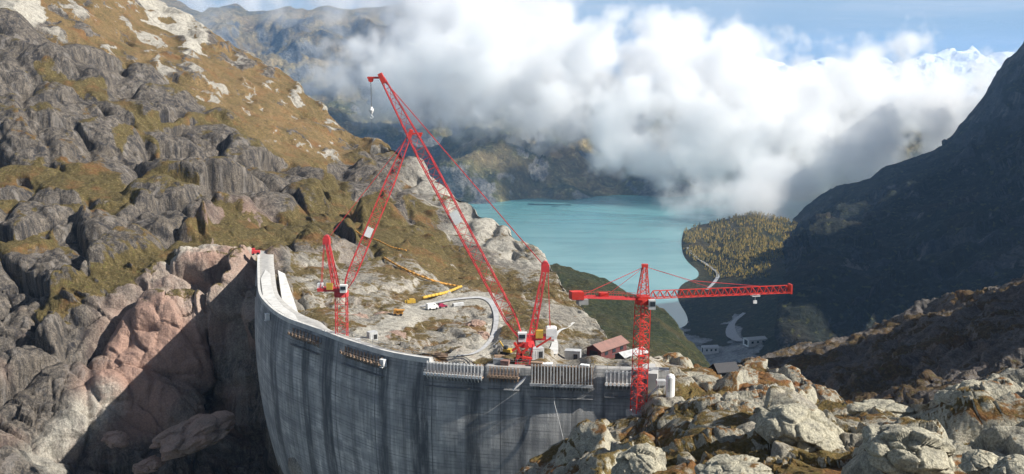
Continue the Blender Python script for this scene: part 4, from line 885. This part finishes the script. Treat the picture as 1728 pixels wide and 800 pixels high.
# ================================================================ vehicles and things in the basin
def wheel(mb, c, r, w, ax): ax = Vector(ax).normalized() * w / 2; mb.bar(c - ax, c + ax, r, 14)
def vehicle(name, label, cat, px, py, rz, paintm, L, Wd, H, van):
    g = on(LD, px, py); g.z += .1; root = empty(name, g, label, cat); ca, sa = math.cos(rz), math.sin(rz); X = Vector((ca, sa, 0)); Y = Vector((-sa, ca, 0)); Z = Vector((0, 0, 1))
    mb = MB(); h0 = .35
    prof = [(-.5, h0), (.5, h0), (.5, .55 * H), (.36, .6 * H), (.24, H), (-.48, H), (-.5, .6 * H)] if van else [(-.5, h0), (.5, h0), (.5, .5 * H), (.25, .58 * H), (.1, H), (-.3, H), (-.44, .6 * H), (-.5, .55 * H)]
    n = len(prof); vs = [g + X * a * L + Z * b + Y * s_ * Wd / 2 * (1 if b < .7 * H else .86) for s_ in (-1, 1) for a, b in prof]
    mb.add(vs, [tuple(range(n)), tuple(range(2 * n - 1, n - 1, -1))] + [(i, n + i, n + (i + 1) % n, (i + 1) % n) for i in range(n)]); mb.build('body', paintm, root)
    for a in (-.3, .32):
        for s_ in (-1, 1): mb = MB(); wheel(mb, g + X * a * L + Y * s_ * Wd * .46 + Z * .34, .34, .25, Y); mb.build('wheel', dark, root)
    mb = MB()
    for s_ in (-1, 1): mb.box(g + X * (.12 * L) + Z * H * .78 + Y * s_ * Wd * .455, X * L * .09, Y * .03, Z * H * .1)
    mb.build('window', m_glass, root)
vehicle('delivery_van', 'white van parked on the gravel road in the basin behind the dam', 'van', 730, 523, .5, white, 3.5, 1.7, 1.9, True)
vehicle('parked_car', 'dark red car parked right behind the white van', 'car', 746, 520, .4, paint('wine_red_paint', (.30, .02, .06), .35, .1), 3.0, 1.5, 1.3, False)
vehicle('dark_car', 'dark blue car standing beside the machine base right of the big crane', 'car', 722, 522, 1.0, paint('dark_blue_paint', (.03, .04, .09), .35, .1), 3.9, 1.7, 1.4, False) if False else None
g = on(LD, 672, 533); root = empty('dumper', g, 'small orange dumper on the gravel yard behind the dam', 'dumper')
mb = MB(); mb.abox(g + Vector((0, 0, .7)), 2.6, 1.4, .5); mb.abox(g + Vector((-.8, 0, 1.4)), .9, 1.3, 1.0); mb.build('chassis', orange, root)
mb = MB(); mb.hexa([g + Vector(v) for v in ((0, -.6, 1), (1.2, -.6, 1), (1.2, .6, 1), (0, .6, 1), (-.3, -.9, 1.7), (1.8, -.9, 1.7), (1.8, .9, 1.7), (-.3, .9, 1.7))]); mb.build('skip', orange, root)
for a in (-.8, .8):
    for s_ in (-.7, .7): mb = MB(); wheel(mb, g + Vector((a, s_, .4)), .4, .3, (0, 1, 0)); mb.build('wheel', dark, root)
def hose(name, label, cat, pts, r, mat, n=8, lift=.5):
    w = []
    for (x0, y0), (x1, y1) in zip(pts, pts[1:]):
        for k in range(5): w.append(on(LD, x0 + (x1 - x0) * k / 5, y0 + (y1 - y0) * k / 5) + Vector((0, 0, lift)))
    w.append(on(LD, *pts[-1]) + Vector((0, 0, lift)))
    for _ in range(7): w = [w[0]] + [(w[i - 1] + w[i] * 2 + w[i + 1]) / 4 + Vector((0, 0, .04)) for i in range(1, len(w) - 1)] + [w[-1]]
    mb = MB(); mb.path(w, r, n); top(mb, name, mat, w[0], label, cat, smooth=True)
hose('orange_barrier', 'thin orange tube running down the slope behind the left crane boom', 'barrier', [(599, 391), (612, 402), (640, 409), (660, 421), (686, 425)], .28, orange)
hose('debris_chute', 'long orange tube curving down the rock behind the cranes', 'chute', [(648, 437), (668, 451), (700, 466), (740, 481), (777, 487)], .38, orange)
hose('yellow_duct', 'thick yellow duct bent along the edge of the gravel road', 'duct', [(778, 487), (766, 494), (745, 501), (714, 506)], .48, yellow, lift=.7)
g = on(LD, 694, 511); mb = MB(); mb.abox(g + Vector((0, 0, .5)), 2.6, 1.2, 1.0, .2); mb.abox(g + Vector((.2, 0, 1.15)), 1.6, 1.0, .4, .2); mb.abox(g + Vector((-1.6, -.2, .4)), .8, 1.0, .7, .2); top(mb, 'compressor', yellow, g, 'yellow compressor box beside the left end of the thick yellow duct', 'compressor')
g = P(434, 430, 330); root = empty('red_loader', g, 'small red loader at the far left end of the dam crest', 'loader')
mb = MB(); mb.abox(g + Vector((-.4, 0, 1.0)), 2.8, 1.6, 1.0, .2); mb.abox(g + Vector((-1.2, 0, 1.8)), 1.0, 1.3, .9, .2); mb.build('body', red, root)
for a in (-1.2, .5): mb = MB(); wheel(mb, g + Vector((a, -.8, .5)), .5, .3, (0, 1, 0)); mb.build('wheel', dark, root)

# ================================================================ boulders
def boulder(i, px, py, D, rw, rh, label, mat, tilt=0, depth=1.0):
    import bmesh
    bm = bmesh.new(); bmesh.ops.create_icosphere(bm, subdivisions=6, radius=1); v = np.array([tuple(a.co) for a in bm.verts]); f = [[a.index for a in q.verts] for q in bm.faces]; bm.free()
    sc = D / F; c = P(px, py, D + rw * sc * .5); n = v.copy()
    fa, ea = facets(v * 1.15 + i * 3.1, 210 + i); fb, eb = facets(v * 3.6 + i * 1.7, 240 + i)
    d = fbm(v * 1.1 + i * 7.7, 3, 200 + i, .5) * .45 + fa * .32 - np.clip(.10 - ea, 0, .1) * .9 + fb * .045 + fbm(v * 9 + i, 4, 220 + i, .55) * .025
    v = v * (1 + d)[:, None]; v[:, 2] = np.where(v[:, 2] < -.3, -.3 + (v[:, 2] + .3) * .5, v[:, 2])
    v = v * np.array([rw * sc, rw * sc * depth, rh * sc]); ct, st_ = math.cos(tilt), math.sin(tilt); v = np.stack([v[:, 0] * ct - v[:, 2] * st_, v[:, 1], v[:, 0] * st_ + v[:, 2] * ct], -1)
    me = bpy.data.meshes.new('boulder'); me.from_pydata(v.tolist(), [], f); me.polygons.foreach_set('use_smooth', [True] * len(f))
    a = me.color_attributes.new('mask', 'FLOAT_COLOR', 'POINT'); q = np.ones((len(v), 4), np.float32); q[:, 0] = np.clip(.05 + .5 * sstep(-n[:, 2], -.1, .5) + .5 * fbm(n * 2 + i, 3, 230), 0, 1); q[:, 1] = mat == 'pink'; q[:, 2] = .9 if mat != 'pink' else .2; a.data.foreach_set('color', q.ravel())
    b = me.attributes.new('ochre', 'FLOAT', 'POINT'); b.data.foreach_set('value', np.full(len(v), .6, np.float32))
    me.materials.append(M_left if mat == 'pink' else M_fore); ob = bpy.data.objects.new('boulder', me); COL.objects.link(ob); ob.location = c; tag(ob, label, 'boulder', 'large boulders')
for i, a in enumerate(((1532, 768, 84, 74, 52, 'largest pale rounded boulder at the bottom right foreground', 'pale', -.1), (1640, 684, 118, 56, 44, 'tall pale boulder with a sunlit right side, under the brown ridge', 'pale', .1), (1716, 690, 116, 30, 46, 'pale upright boulder at the right picture edge', 'pale', .1),
                       (1655, 786, 74, 34, 24, 'low rounded boulder right of the largest pale boulder', 'pale', 0), (1712, 800, 68, 40, 30, 'pale boulder in the bottom right corner', 'pale', .1), (1495, 700, 150, 56, 20, 'flat pale slab lying below the brown ridge', 'pale', -.05), (1345, 730, 125, 72, 50, 'big whaleback boulder with a dark hollow, middle of the foreground', 'pale', -.25),
                       (1080, 786, 122, 44, 38, 'pale lichen boulder at the bottom, right of the dam face', 'pale', .3), (1240, 800, 100, 60, 26, 'low pale boulder at the bottom edge below the rusty moss', 'pale', 0), (330, 738, 262, 66, 30, 'broad pink boulder lying in the dark gorge left of the dam', 'pink', .35), (604, 541, 262, 18, 11, 'pale pink boulder nearest the mast foot of the left crane', 'pink', .1), (645, 536, 270, 20, 9, 'flat pink boulder left of the gravel yard', 'pink', 0), (664, 571, 236, 26, 10, 'broad pink boulder in front of the gravel yard', 'pink', 0), (800, 549, 262, 20, 8, 'upper of two pink boulders inside the road bend', 'pink', .3), (808, 570, 246, 18, 9, 'lower of two pink boulders inside the road bend', 'pink', .3), (252, 786, 262, 24, 13, 'small pink boulder below the broad pink one in the gorge', 'pink', .2), (196, 742, 268, 22, 14, 'small brownish boulder on the scree left of the dam shadow', 'pink', -.3))):
    boulder(i, a[0], a[1], a[2], a[3], a[4], a[5], a[6], a[7])

# ================================================================ plants
leafm, N = mat_new('dark_leaves'); g_ = N.node('ShaderNodeNewGeometry'); finish(N, N.mix(N.ramp(N.noise(g_.outputs['Position'], 1.5, 3), .4, .6), (.03, .045, .015), (.08, .10, .03)), .8)
g = P(1058, 616, 214); mb = MB(); rr = random.Random(4)
for k in range(260):
    v = Vector((rr.gauss(0, 1), rr.gauss(0, 1), rr.gauss(0, 1))).normalized() * rr.uniform(.4, 1) ** .5; v = Vector((v.x * 1.1, v.y * 1.1, v.z * .9 + .7)) + g
    a = Vector((rr.uniform(-1, 1), rr.uniform(-1, 1), rr.uniform(-1, 1))).normalized() * .22; b = a.orthogonal().normalized() * .16; mb.add([v - a, v - b, v + a, v + b], [(0, 1, 2, 3)])
top(mb, 'bush', leafm, g, 'dark green round bush behind the crest, left of the tower crane mast', 'bush')
# larch wood on the headland: far off, one mass
larch, N = mat_new('autumn_larch'); g_ = N.node('ShaderNodeNewGeometry'); oi = N.noise(g_.outputs['Position'], .035, 3, .6)
finish(N, N.mix(N.ramp(N.noise(g_.outputs['Position'], .11, 3, .7), .42, .58), N.mix(N.ramp(oi, .4, .6), (.045, .055, .02), (.13, .11, .03)), (.30, .21, .05)), .9)
mb = MB(); rr = random.Random(9); nq = VD['q']; Xp, Yp = VD['PX'], VD['PY']
def wood(n, inside, hmin, hmax):
    c = 0
    while c < n:
        i, j = rr.randrange(nq.shape[0]), rr.randrange(nq.shape[1]); x_, y_ = Xp[i, j], Yp[i, j]
        if not inside(x_, y_) or nq[i, j, 2] < LAKE + 3: continue
        b = Vector(nq[i, j]) + Vector((rr.uniform(-4, 4), rr.uniform(-4, 4), -1)); h = rr.uniform(hmin, hmax); r = h * .24
        mb.bar(b, b + Vector((0, 0, h * .4)), .4, 4, cap=False)
        for q in range(3): z0 = h * (.15 + .25 * q); mb.bar(b + Vector((rr.uniform(-.3, .3) * r, rr.uniform(-.3, .3) * r, z0)), b + Vector((0, 0, min(h, z0 + h * .42))), r * (1 - q * .25) * rr.uniform(.7, 1.2), 6, .05, cap=False)
        c += 1
def in_head(x_, y_):
    if x_ > 1345 or x_ < 1138: return False
    return y_ < 440 and fbm(np.array([[x_ / 26, y_ / 14, 0]]), 3, 300)[0] > -.08 - .15 * (y_ < 376)
wood(2600, in_head, 5, 10)
wood(500, lambda x_, y_: 1150 < x_ < 1300 and 440 < y_ < 475 and abs(y_ - 455) < 14, 4, 7)
top(mb, 'larch_wood', larch, (0, 0, 0), None, None, kind='stuff')

# ---------------------------------------------------------------- site clutter behind the crest
def site_box(name, label, cat, px, py, mat, L, Wd, H, rz, group=None):
    g = on(LD, px, py); ca, sa = math.cos(rz), math.sin(rz); X = Vector((ca, sa, 0)); Y = Vector((-sa, ca, 0)); root = empty(name, g, label, cat, group)
    mb = MB(); mb.abox(g + Vector((0, 0, H / 2)), L, Wd, H + .6, rz); n_ = int(L / .5)
    for k in range(n_):
        for s_ in (-1, 1): mb.abox(g + X * ((k + .5) / n_ - .5) * L + Y * s_ * (Wd / 2 + .02) + Vector((0, 0, H / 2)), .12, .08, H * .9, rz)
    mb.build('body', mat, root)
    mb = MB(); mb.abox(g + Vector((0, 0, H + .36)), L * 1.02, Wd * 1.04, .1, rz); mb.build('roof', mat, root)
    mb = MB(); mb.abox(g - Y * (Wd / 2 + .05) + X * L * .2 + Vector((0, 0, H * .45)), .9, .06, H * .75, rz); mb.build('door', dark, root)
site_box('site_container', 'pale grey site container right of the big crane, beside the pale zigzag path', 'container', 905, 603, grey_panel, 2.8, 2.0, 1.8, .3, 'site containers on the rock')
site_box('site_container', 'grey site container behind the longest formwork platform', 'container', 966, 606, grey_panel, 3.6, 2.0, 1.8, -.2, 'site containers on the rock')
site_box('site_container', 'small grey container on the rock right of the left crane mast', 'container', 628, 572, grey_panel, 2.2, 1.6, 1.5, .6, 'site containers on the rock')
def stack(name, label, cat, px, py, mat, rz, n=4, L=3.0):
    g = on(LD, px, py); mb = MB(); X = Vector((math.cos(rz), math.sin(rz), 0)); Y = Vector((-X.y, X.x, 0))
    for lay in range(3):
        for k in range(n - lay): c_ = g + Y * (k - (n - lay) / 2 + .5) * .34 + Vector((0, 0, .25 + lay * .3)); mb.bar(c_ - X * L / 2 * (1 - .05 * ((k * 7 + lay) % 3)), c_ + X * L / 2, .16, 8)
    top(mb, name, mat, g, label, cat)
stack('pipe_stack', 'stack of pale pipes lying at the foot of the left crane', 'pipes', 598, 578, grey_panel, .2)
stack('timber_stack', 'stack of round timber near the start of the gravel road', 'timber', 745, 603, timber, -.1)
stack('pipe_stack', 'stack of pale pipes at the top of the gravel road by the car', 'pipes', 772, 516, grey_panel, .5, 5, 3.6)
stack('timber_stack', 'timber stack left of the foot of the big crane', 'timber', 845, 606, timber, .1)
def excavator(px, py, rz, label, sc=1.0):
    g = on(LD, px, py); X = Vector((math.cos(rz), math.sin(rz), 0)); Y = Vector((-X.y, X.x, 0)); Z = Vector((0, 0, 1)); root = empty('excavator', g, label, 'excavator')
    for s_ in (-1, 1):
        mb = MB(); mb.box(g + Y * s_ * .8 * sc + Z * .35 * sc, X * 1.3 * sc, Y * .22 * sc, Z * .33 * sc); mb.bar(g + X * 1.3 * sc + Y * s_ * .8 * sc - Y * .22 * sc + Z * .35 * sc, g + X * 1.3 * sc + Y * s_ * .8 * sc + Y * .22 * sc + Z * .35 * sc, .33 * sc, 10); mb.build('track', dark, root)
    mb = MB(); mb.box(g + Z * 1.1 * sc - X * .3 * sc, X * 1.2 * sc, Y * .9 * sc, Z * .4 * sc); mb.build('body', yellow, root)
    mb = MB(); mb.box(g + Z * 1.9 * sc + X * .2 * sc + Y * .45 * sc, X * .5 * sc, Y * .4 * sc, Z * .45 * sc); mb.build('cab', m_glass, root)
    mb = MB(); a = g + X * .8 * sc + Z * 1.3 * sc; b = a + X * 1.6 * sc + Z * 1.9 * sc; c_ = b + X * 1.5 * sc - Z * 1.3 * sc; mb.bar(a, b, .2 * sc); mb.bar(b, c_, .15 * sc); mb.build('boom', yellow, root)
    mb = MB(); mb.box(c_ - Z * .3 * sc, X * .35 * sc, Y * .45 * sc, Z * .35 * sc); mb.build('bucket', steel, root)
excavator(855, 598, 2.6, 'small yellow excavator left of the big crane foot, near the road end', .85)

# ================================================================ clouds and haze
def cloud_bank(name, lumps, seed, vox, dens, soft, amp, label_kind='stuff'):
    rr = random.Random(seed); pts = []; rad = []; dn = []
    for px, py, rp, D, d in lumps:
        for k in range(2 + int(rp / 4)):
            a = rr.uniform(0, 6.28); q = rr.uniform(0, .85) * rp; r_ = rr.uniform(.28, .6) * rp if k else rp * .62
            D2 = D * (1 + rr.uniform(-1, 1) * rp / 1000); c = P(px + math.cos(a) * q, py + math.sin(a) * q, D2); R_ = r_ * D2 / F
            pts.append(c); rad.append(R_); dn.append(d)
    me = bpy.data.meshes.new(name); me.from_pydata([tuple(p) for p in pts], [], []); me.update()
    a = me.attributes.new('rad', 'FLOAT', 'POINT'); a.data.foreach_set('value', rad)
    a = me.attributes.new('dns', 'FLOAT', 'POINT'); a.data.foreach_set('value', dn)
    ob = bpy.data.objects.new(name, me); COL.objects.link(ob); ob['kind'] = label_kind
    A = np.array(pts); mr = max(rad) * 1.3; lo, hi = A.min(0) - mr, A.max(0) + mr; lo[2] = max(lo[2], LAKE + 4)
    m, N = mat_new(name + '_vapour')
    pv = N.node('ShaderNodeVolumePrincipled', {'Color': (1, 1, 1), 'Density': dens, 'Anisotropy': .1})
    N.node('ShaderNodeOutputMaterial', {'Volume': pv.outputs[0]}); me.materials.append(m)
    tr = bpy.data.node_groups.new(name + '_form', 'GeometryNodeTree')
    tr.interface.new_socket('Geometry', in_out='INPUT', socket_type='NodeSocketGeometry'); tr.interface.new_socket('Geometry', in_out='OUTPUT', socket_type='NodeSocketGeometry')
    G = NT(tr); gi = G.node('NodeGroupInput'); go = G.node('NodeGroupOutput'); pos = G.node('GeometryNodeInputPosition').outputs[0]
    def vm(op, a, b=None, s=None):
        n = G.n.new('ShaderNodeVectorMath'); n.operation = op; G.put(n.inputs[0], a)
        if b is not None: G.put(n.inputs[1], b)
        if s is not None: G.put(n.inputs['Scale'], s)
        return n
    def nz(scale, detail, off_=(0, 0, 0), rough=.55):
        n = G.node('ShaderNodeTexNoise', {'Vector': vm('ADD', pos, off_).outputs[0], 'Scale': scale, 'Detail': detail, 'Roughness': rough}); return n
    wv = vm('SCALE', vm('SUBTRACT', nz(.004, 3).outputs[1], (.5, .5, .5)).outputs[0], s=amp * 1.6).outputs[0]
    p2 = vm('ADD', pos, wv).outputs[0]
    near = G.n.new('GeometryNodeSampleNearest'); near.domain = 'POINT'; G.put(near.inputs[0], gi.outputs[0]); G.put(near.inputs['Sample Position'], p2)
    def samp(attr_name=None, vec=None):
        n = G.n.new('GeometryNodeSampleIndex'); n.domain = 'POINT'; G.put(n.inputs[0], gi.outputs[0]); G.put(n.inputs['Index'], near.outputs[0])
        if vec is not None: n.data_type = 'FLOAT_VECTOR'; G.put(n.inputs['Value'], vec)
        else:
            n.data_type = 'FLOAT'; na = G.node('GeometryNodeInputNamedAttribute', data_type='FLOAT'); na.inputs['Name'].default_value = attr_name; G.put(n.inputs['Value'], na.outputs['Attribute'])
        return n.outputs[0]
    dist = vm('DISTANCE', p2, samp(vec=pos)).outputs['Value']; rd = samp('rad'); dd = samp('dns')
    f1 = G.math('MULTIPLY', G.math('SUBTRACT', nz(.0066, 10, (500, 0, 0), .66).outputs[0], .455), amp * 5.0)
    vo = G.node('ShaderNodeTexVoronoi', {'Vector': vm('ADD', pos, vm('SCALE', vm('SUBTRACT', nz(.01, 4).outputs[1], (.5, .5, .5)).outputs[0], s=60.0).outputs[0]).outputs[0], 'Scale': .0085, 'Detail': 3.0, 'Roughness': .6}); vo.normalize = True
    v = G.math('ADD', G.math('SUBTRACT', rd, dist), f1)
    v = G.math('ADD', v, G.math('MULTIPLY', G.math('SUBTRACT', .42, vo.outputs[0]), amp * .55))
    v = G.math('MULTIPLY', G.math('DIVIDE', v, soft, clamp=True), dd)
    vc = G.n.new('GeometryNodeVolumeCube'); G.put(vc.inputs['Density'], v)
    vc.inputs['Min'].default_value = tuple(lo); vc.inputs['Max'].default_value = tuple(hi)
    for ax, k in zip('XYZ', range(3)): vc.inputs['Resolution ' + ax].default_value = max(8, int((hi[k] - lo[k]) / vox))
    sm = G.n.new('GeometryNodeSetMaterial'); G.put(sm.inputs[0], vc.outputs[0]); sm.inputs['Material'].default_value = m
    tr.links.new(sm.outputs[0], go.inputs[0])
    md = ob.modifiers.new('form', 'NODES'); md.node_group = tr
    return ob
lumps = [(525, 132, 26, 3500, .25), (560, 118, 30, 3500, .4), (600, 120, 42, 3450, .5), (650, 112, 50, 3400, .6), (640, 165, 28, 3300, .35), (700, 140, 55, 3300, .6), (720, 80, 60, 3500, .6), (740, 20, 60, 3600, .5), (800, 60, 70, 3500, .6), (780, 140, 60, 3300, .7), (850, 20, 60, 3600, .5), (850, 110, 75, 3300, .8), (860, 190, 42, 3150, .6), (930, 90, 62, 3300, .8), (940, 190, 55, 3100, .8),
         (1000, 120, 58, 3200, 1), (1030, 195, 62, 3000, .9), (1085, 100, 52, 3200, 1), (1105, 58, 26, 3200, 1), (1140, 85, 38, 3200, 1), (1160, 150, 62, 3100, 1), (1120, 225, 46, 2900, .9), (1190, 225, 58, 2850, .9), (1240, 130, 55, 3100, 1), (1290, 190, 75, 3000, 1), (1280, 265, 48, 2700, .9), (1330, 310, 40, 2450, .8), (1250, 325, 32, 2400, .7), (1190, 322, 30, 2400, .6), (1130, 332, 20, 2450, .4), (1300, 345, 26, 2300, .6), (1370, 150, 58, 3100, 1), (1380, 240, 62, 2700, .9), (1440, 165, 52, 3100, 1), (1450, 240, 48, 2600, .9),
         (1500, 140, 36, 3200, .9), (1535, 112, 26, 3300, .9), (1530, 190, 52, 2900, 1), (1590, 165, 42, 3000, .9), (1650, 150, 38, 3000, .8), (1690, 120, 26, 3100, .7), (1600, 215, 40, 2700, .9), (1345, 100, 16, 3300, .8), (1780, 150, 60, 3100, .8)]
cloud_bank('cloud_bank', lumps, 3, 8.0, .017, 50.0, 104.0)
lumps += [(1535, 240, 42, 2650, 1), (1480, 285, 34, 2450, .8), (1590, 250, 30, 2600, .8), (560, 165, 32, 3300, .35), (690, 190, 34, 3150, .45), (620, 90, 40, 3500, .5), (760, 190, 40, 3150, .5), (800, 215, 30, 3050, .35), (960, 240, 34, 2900, .6), (1010, 262, 26, 2800, .5), (1060, 240, 34, 2800, .7), (1160, 275, 32, 2650, .6), (1230, 290, 38, 2550, .8), (1170, 345, 26, 2250, .45), (1260, 350, 26, 2200, .6), (1330, 350, 28, 2200, .6), (1370, 330, 34, 2350, .7), (1400, 290, 46, 2500, .9), (1470, 290, 34, 2450, .8), (1340, 180, 60, 3100, 1), (1220, 170, 60, 3100, 1), (1420, 120, 30, 3200, .9), (1560, 250, 34, 2550, .8), (900, 60, 46, 3500, .6), (960, 60, 34, 3500, .45), (1100, 140, 50, 3150, 1)]
veil = [(360, 40, 30, 6000, .2), (470, 22, 30, 6100, .3), (560, 30, 36, 6000, .35), (640, 20, 34, 6100, .4), (670, 60, 44, 5600, .5), (720, 0, 60, 5600, .8), (790, -10, 60, 5600, .8), (880, 0, 60, 5600, .6), (430, -12, 40, 8500, .8), (330, -5, 30, 8500, .8), (560, -10, 44, 8500, .8), (630, 0, 34, 8500, .7)]
cloud_bank('cloud_veil', veil, 5, 22.0, .012, 160.0, 130.0)
mb = MB(); mb.abox((0, 9000, 120), 26000, 19000, 1090); hz = top(mb, 'haze', mat_new('haze_air')[0], (0, 0, 0), None, None, kind='stuff')
N = NT(hz.data.materials[0].node_tree); pv = N.node('ShaderNodeVolumePrincipled', {'Color': (.34, .60, 1.0), 'Density': 5.0e-5, 'Anisotropy': .2}); N.node('ShaderNodeOutputMaterial', {'Volume': pv.outputs[0]})
